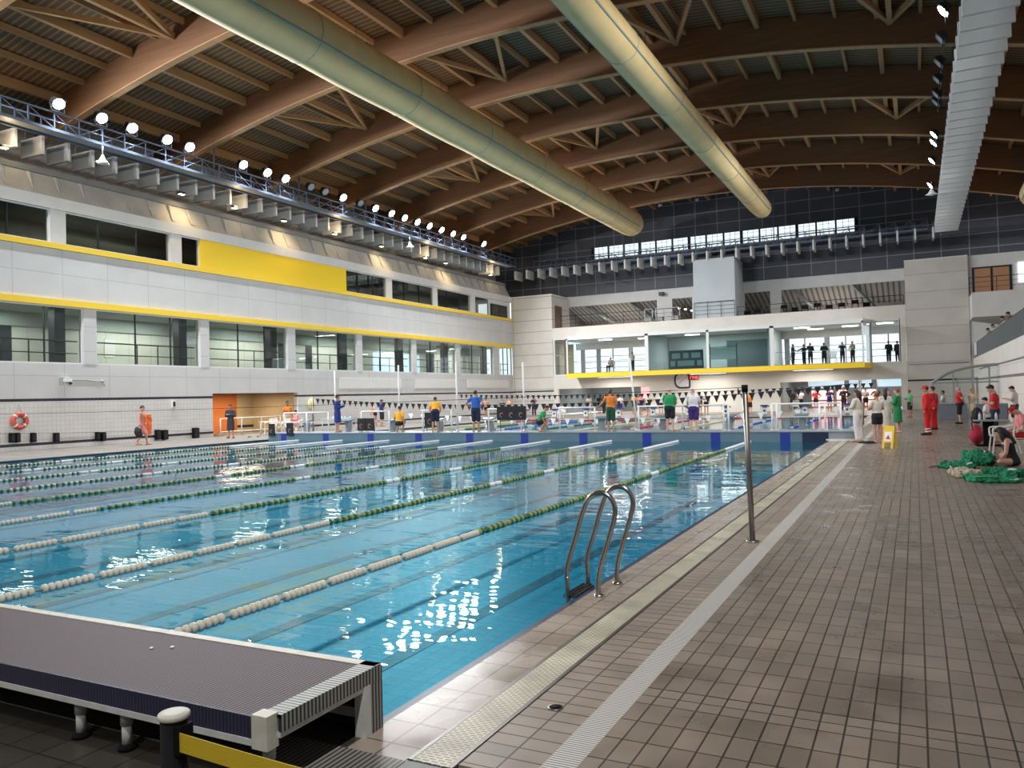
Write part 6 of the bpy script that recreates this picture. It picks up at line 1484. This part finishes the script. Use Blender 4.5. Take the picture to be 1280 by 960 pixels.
# gallery railing with raking bars
e = empty('gallery_railing', (XR - 0.02, 20, 3.6)); tag(e, 'dark spectator gallery railing with pale uprights along the right wall', 'railing')
L = YF - 20
MB().tube([(0.06, 0, 1.02), (0.06, L, 1.02)], 0.03, 8).build('handrail', M['frame_d'], e)
MB().box(0.08, 0.10, 0, L, 0.02, 0.98).build('dark_mesh', mat('dark_railing_mesh', (0.035, 0.037, 0.04), 0.6), e)
n = 0; y = 0.2
while y < L:
    MB().box(0.0, 0.075, y, y + 0.07, 0.0, 1.0).build('upright', M['frame_g'], e); y += 0.62
e = empty('gallery_banner', (XR - 0.05, 63.4, 3.65)); tag(e, 'pale banner hung at the far end of the gallery railing', 'banner')
MB().box(0, 0.012, -1.4, 1.2, 0.1, 0.95).build('sheet', M['white'], e); MB().tube([(0.0, -1.4, 0.95), (0.0, 1.2, 0.95)], 0.015, 6).build('top_hem', M['frame_w'], e)
# arched glass lobby at the far right
e = empty('glass_lobby', (0.81, 47.0, 0)); tag(e, 'grey-framed glass lobby with curved top before the far right wall', 'lobby')
arc_ = [(0.0, 1.90), (0.7, 2.35), (1.44, 2.58), (2.2, 2.68), (2.95, 2.72)]
MB().tube(smooth([(x, 0, z) for x, z in arc_]), 0.07, 8).build('curved_beam', M['frame_g'], e)
for x, z in ((0.0, 1.9), (0.95, 2.44), (1.8, 2.62), (2.55, 2.7)): MB().bar((x, 0, 0), (x, 0, z), 0.08, 0.08).build('post', M['frame_g'], e)
MB().bar((0.0, 0, 1.85), (2.95, 0, 1.85), 0.06, 0.08).build('transom', M['frame_g'], e)
b = MB(); pl = smooth([(x, 0, z) for x, z in arc_]); b.prism([(0.0, 0.0), (2.95, 0.0)] + [(q.x, q.z) for q in reversed(pl)], 'Y', -0.01, 0.01); b.build('pane', M['glass_clear'], e)
MB().box(1.05, 1.15, -0.05, 0.05, 0, 2.05).box(1.95, 2.05, -0.05, 0.05, 0, 2.05).box(1.05, 2.05, -0.05, 0.05, 2.0, 2.1).build('door_frame', M['frame_g'], e)
for (x0, x1, y, h, lb) in ((0.81, 2.3, 46.3, 0.80, 'low grey counter at the far right under the glass lobby'), (2.35, 3.75, 43.6, 0.82, 'low blue-grey counter behind the man in the red tee shirt')):
    e = empty('counter', ((x0 + x1) / 2, y, 0)); tag(e, lb, 'counter'); w = (x1 - x0) / 2
    MB().box(-w, w, -0.25, 0.25, 0, h - 0.05).build('front', mat('blue_grey_counter', (0.20, 0.23, 0.28), 0.6), e); MB().box(-w - 0.02, w + 0.02, -0.3, 0.3, h - 0.05, h).build('worktop', M['frame_g'], e)
# clock and digital display
e = empty('wall_clock', (-17.5, YF - 0.03, 2.72)); tag(e, 'large wall clock with dark rounded-square rim under the yellow sill', 'clock')
def rsq(hw, r, n=8):
    out = []
    for cx, cz, a0, rr in ((hw - r, hw - r, 0, r), (-hw + r, hw - r, 90, r), (-hw + r, -hw + r, 180, r), (hw - 0.12, -hw + 0.12, 270, 0.12)):
        for i in range(n + 1): out.append((cx + rr * cos(radians(a0 + 90 * i / n)), cz + rr * sin(radians(a0 + 90 * i / n))))
    return out
R1 = rsq(0.62, 0.50)
MB().tube([(x, 0, z) for x, z in R1], 0.075, 8, closed=True).build('rim', mat('dark_plum_rim', (0.035, 0.012, 0.025), 0.4), e)
MB().prism([(x, z) for x, z in R1], 'Y', -0.0, 0.03).build('dial', mat('pale_dial', (0.78, 0.74, 0.75), 0.5), e)
for k in range(12): a = radians(30 * k); MB().bar((0.40 * sin(a), -0.012, 0.40 * cos(a)), (0.48 * sin(a), -0.012, 0.48 * cos(a)), 0.03, 0.01).build('hour_mark', M['black'], e)
MB().bar((-0.05, -0.02, -0.05), (0.30, -0.02, 0.26), 0.035, 0.012).build('minute_hand', M['black'], e); MB().bar((0.04, -0.03, 0.05), (-0.24, -0.03, -0.26), 0.045, 0.012).build('hour_hand', M['black'], e)
e = empty('digital_display', (-16.55, YF - 0.02, 2.92)); tag(e, 'small red digital display on the wall right of the clock', 'display')
MB().box(-0.44, 0.44, -0.06, 0.02, -0.19, 0.19).build('case', mat('dark_red_case', (0.10, 0.008, 0.010), 0.4), e)
SEG = {'1': 'bc', '7': 'abc', '4': 'bcfg', '5': 'acdfg', '6': 'acdefg'}
def digit(ch, x):
    w, h, t = 0.075, 0.125, 0.026; b = MB(); y0_, y1_ = -0.07, -0.06
    S_ = {'a': (-w, w, h - t, h), 'd': (-w, w, -h, -h + t), 'g': (-w, w, -t / 2, t / 2), 'b': (w - t, w, 0, h), 'c': (w - t, w, -h, 0), 'f': (-w, -w + t, 0, h), 'e': (-w, -w + t, -h, 0)}
    for s in SEG[ch]:
        a0, a1, c0, c1 = S_[s]; b.box(x + a0, x + a1, y0_, y1_, c0, c1)
    b.build('digit', M['led'], e)
for ch, x in zip('1745', (-0.30, -0.10, 0.12, 0.31)): digit(ch, x)
MB().box(0.0, 0.02, -0.07, -0.06, 0.03, 0.06).box(0.0, 0.02, -0.07, -0.06, -0.06, -0.03).build('colon', M['led'], e)
# control desk with lit panels in the blue room
e = empty('score_console', (-17.3, 66.9, 3.62)); tag(e, 'dark console board with small lit panels behind the bluish bay glass', 'console')
MB().box(-1.45, 1.45, 0, 0.2, 0.1, 1.65).build('board', mat('dark_green_board', (0.02, 0.04, 0.038), 0.5), e)
for (x, z, w, h) in ((-0.85, 1.2, 0.7, 0.45), (0.0, 1.2, 0.45, 0.45), (0.85, 1.2, 0.75, 0.45), (0.0, 0.55, 1.4, 0.45), (-1.15, 0.55, 0.4, 0.45), (1.15, 0.55, 0.4, 0.45)): MB().box(x - w / 2, x + w / 2, -0.02, 0, z - h / 2, z + h / 2).build('lit_panel', mat('console_panel', (0.10, 0.15, 0.14), 0.4, emit=(0.5, 0.7, 0.65), estr=0.12), e)
for s in (-1.3, 1.3): MB().box(s - 0.05, s + 0.05, 0, 0.4, 0, 0.1).build('foot', M['frame_d'], e)
e = empty('whiteboard', (-14.2, 67.3, 3.62)); tag(e, 'pale whiteboard on a dark stand behind the bluish bay glass', 'board')
MB().box(-1.1, 1.0, 0, 0.04, 0.75, 1.75).build('panel', mat('pale_green_white', (0.55, 0.63, 0.58), 0.4), e)
for s in (-1.15, 1.05): MB().bar((s, 0.02, 0), (s, 0.02, 2.1), 0.06).build('upright', M['frame_d'], e)
MB().bar((-1.15, 0.02, 1.8), (1.05, 0.02, 1.8), 0.05).build('top_bar', M['frame_d'], e)
# gym machines on the terrace at the right
gm = None
for i, x in enumerate((-12.2, -11.4, -9.3, -8.5, -7.7, -6.8, -5.9, -5.0, -4.0, -3.2)):
    e = empty('gym_machine', (x, 67.75 + 0.3 * (i % 2), 7.42)); tag(e, 'dark exercise machine on the terrace, %s counted from the pale column' % ORD[i], 'exercise machine', 'machines on the terrace')
    h = 0.75 + 0.12 * (i % 3)
    MB().box(-0.3, 0.3, -0.7, 0.7, 0, 0.16).build('base', M['lamp_body'], e); MB().bar((-0.22, -0.5, 0.1), (-0.22, -0.3, h), 0.07).bar((0.22, -0.5, 0.1), (0.22, -0.3, h), 0.07).build('upright', M['frame_d'], e); MB().cbox((0, -0.32, h), (0.5, 0.12, 0.28), 0, -0.4).build('console', M['black'], e); MB().tube([(-0.26, -0.3, h - 0.12), (-0.28, 0.15, h - 0.15)], 0.025, 6).tube([(0.26, -0.3, h - 0.12), (0.28, 0.15, h - 0.15)], 0.025, 6).build('handle', M['frame_g'], e)
for i, x in enumerate((-20.6, -19.6, -18.2)):
    e = empty('weight_machine', (x, 67.4, 7.42)); tag(e, 'pale weight machine on the terrace left of the column, %s from the left' % ORD[i], 'exercise machine', 'pale machines on the terrace')
    MB().box(-0.3, 0.3, -0.3, 0.3, 0, 0.9).build('weight_stack', M['concrete'], e); MB().bar((-0.35, 0, 0), (-0.35, 0, 1.6), 0.08).bar((0.35, 0, 0), (0.35, 0, 1.6), 0.08).bar((-0.35, 0, 1.6), (0.35, 0, 1.6), 0.08).build('frame', M['frame_g'], e); MB().box(-0.25, 0.25, -0.8, -0.3, 0.4, 0.5).build('seat', M['black'], e)
# loudspeakers and lamps on the terrace column
e = empty('terrace_spotlight', (-20.1, YG - 0.15, 10.6)); tag(e, 'small dark spotlight on the white band left of the column', 'lamp')
MB().cbox((0, -0.1, 0), (0.4, 0.3, 0.3)).build('housing', M['lamp_body'], e); MB().box(-0.05, 0.05, 0, 0.15, -0.05, 0.05).build('bracket', M['frame_d'], e)
e = empty('cluster_light', (-18.9, 71.2, 9.35)); tag(e, 'small cluster of lit lamps under the terrace ceiling by the column', 'lamp')
for k in range(3): MB().ell((0.5 * k, 0.3 * k, -0.12 * k), (0.12, 0.12, 0.08)).build('bulb', M['tube_on'], e)
MB().tube([(0, 0, 0.05), (1.0, 0.6, -0.19)], 0.02, 5).tube([(0.5, 0.3, 0), (0.5, 0.3, 0.8)], 0.02, 5).build('bracket', M['frame_d'], e)
# projectors fixed under the last beams
for i, (x, y) in enumerate(((-21.3, 63.0), (-18.0, 63.0), (-15.0, 63.0), (-4.7, 63.0))):
    e = empty('beam_projector', (x, y, arch(x) - 0.42)); tag(e, 'small projector lamp fixed under the roof beam nearest the end wall, %s from the left' % ORD[i], 'lamp')
    MB().cbox((0, -0.05, 0.05), (0.22, 0.35, 0.18), 0, 0.4).build('housing', M['frame_g'], e); MB().tube([(0, 0, 0.1), (0, 0.05, 0.40)], 0.02, 5).build('bracket', M['frame_d'], e)

for i, x in enumerate((-23, -15, -7)):  # lit strips added here to brighten the wall below the bay
    e = empty('strip_lamp', (x, 64.9, 3.22)); tag(e, 'added strip lamp under the yellow-edged bay, lighting the wall, %s from the left' % ORD[i], 'lamp')
    MB().box(-1.5, 1.5, -0.1, 0.1, -0.05, 0.0).build('housing', M['frame_d'], e); MB().box(-1.45, 1.45, -0.08, 0.08, -0.06, -0.05).build('diffuser', M['tube_on'], e)
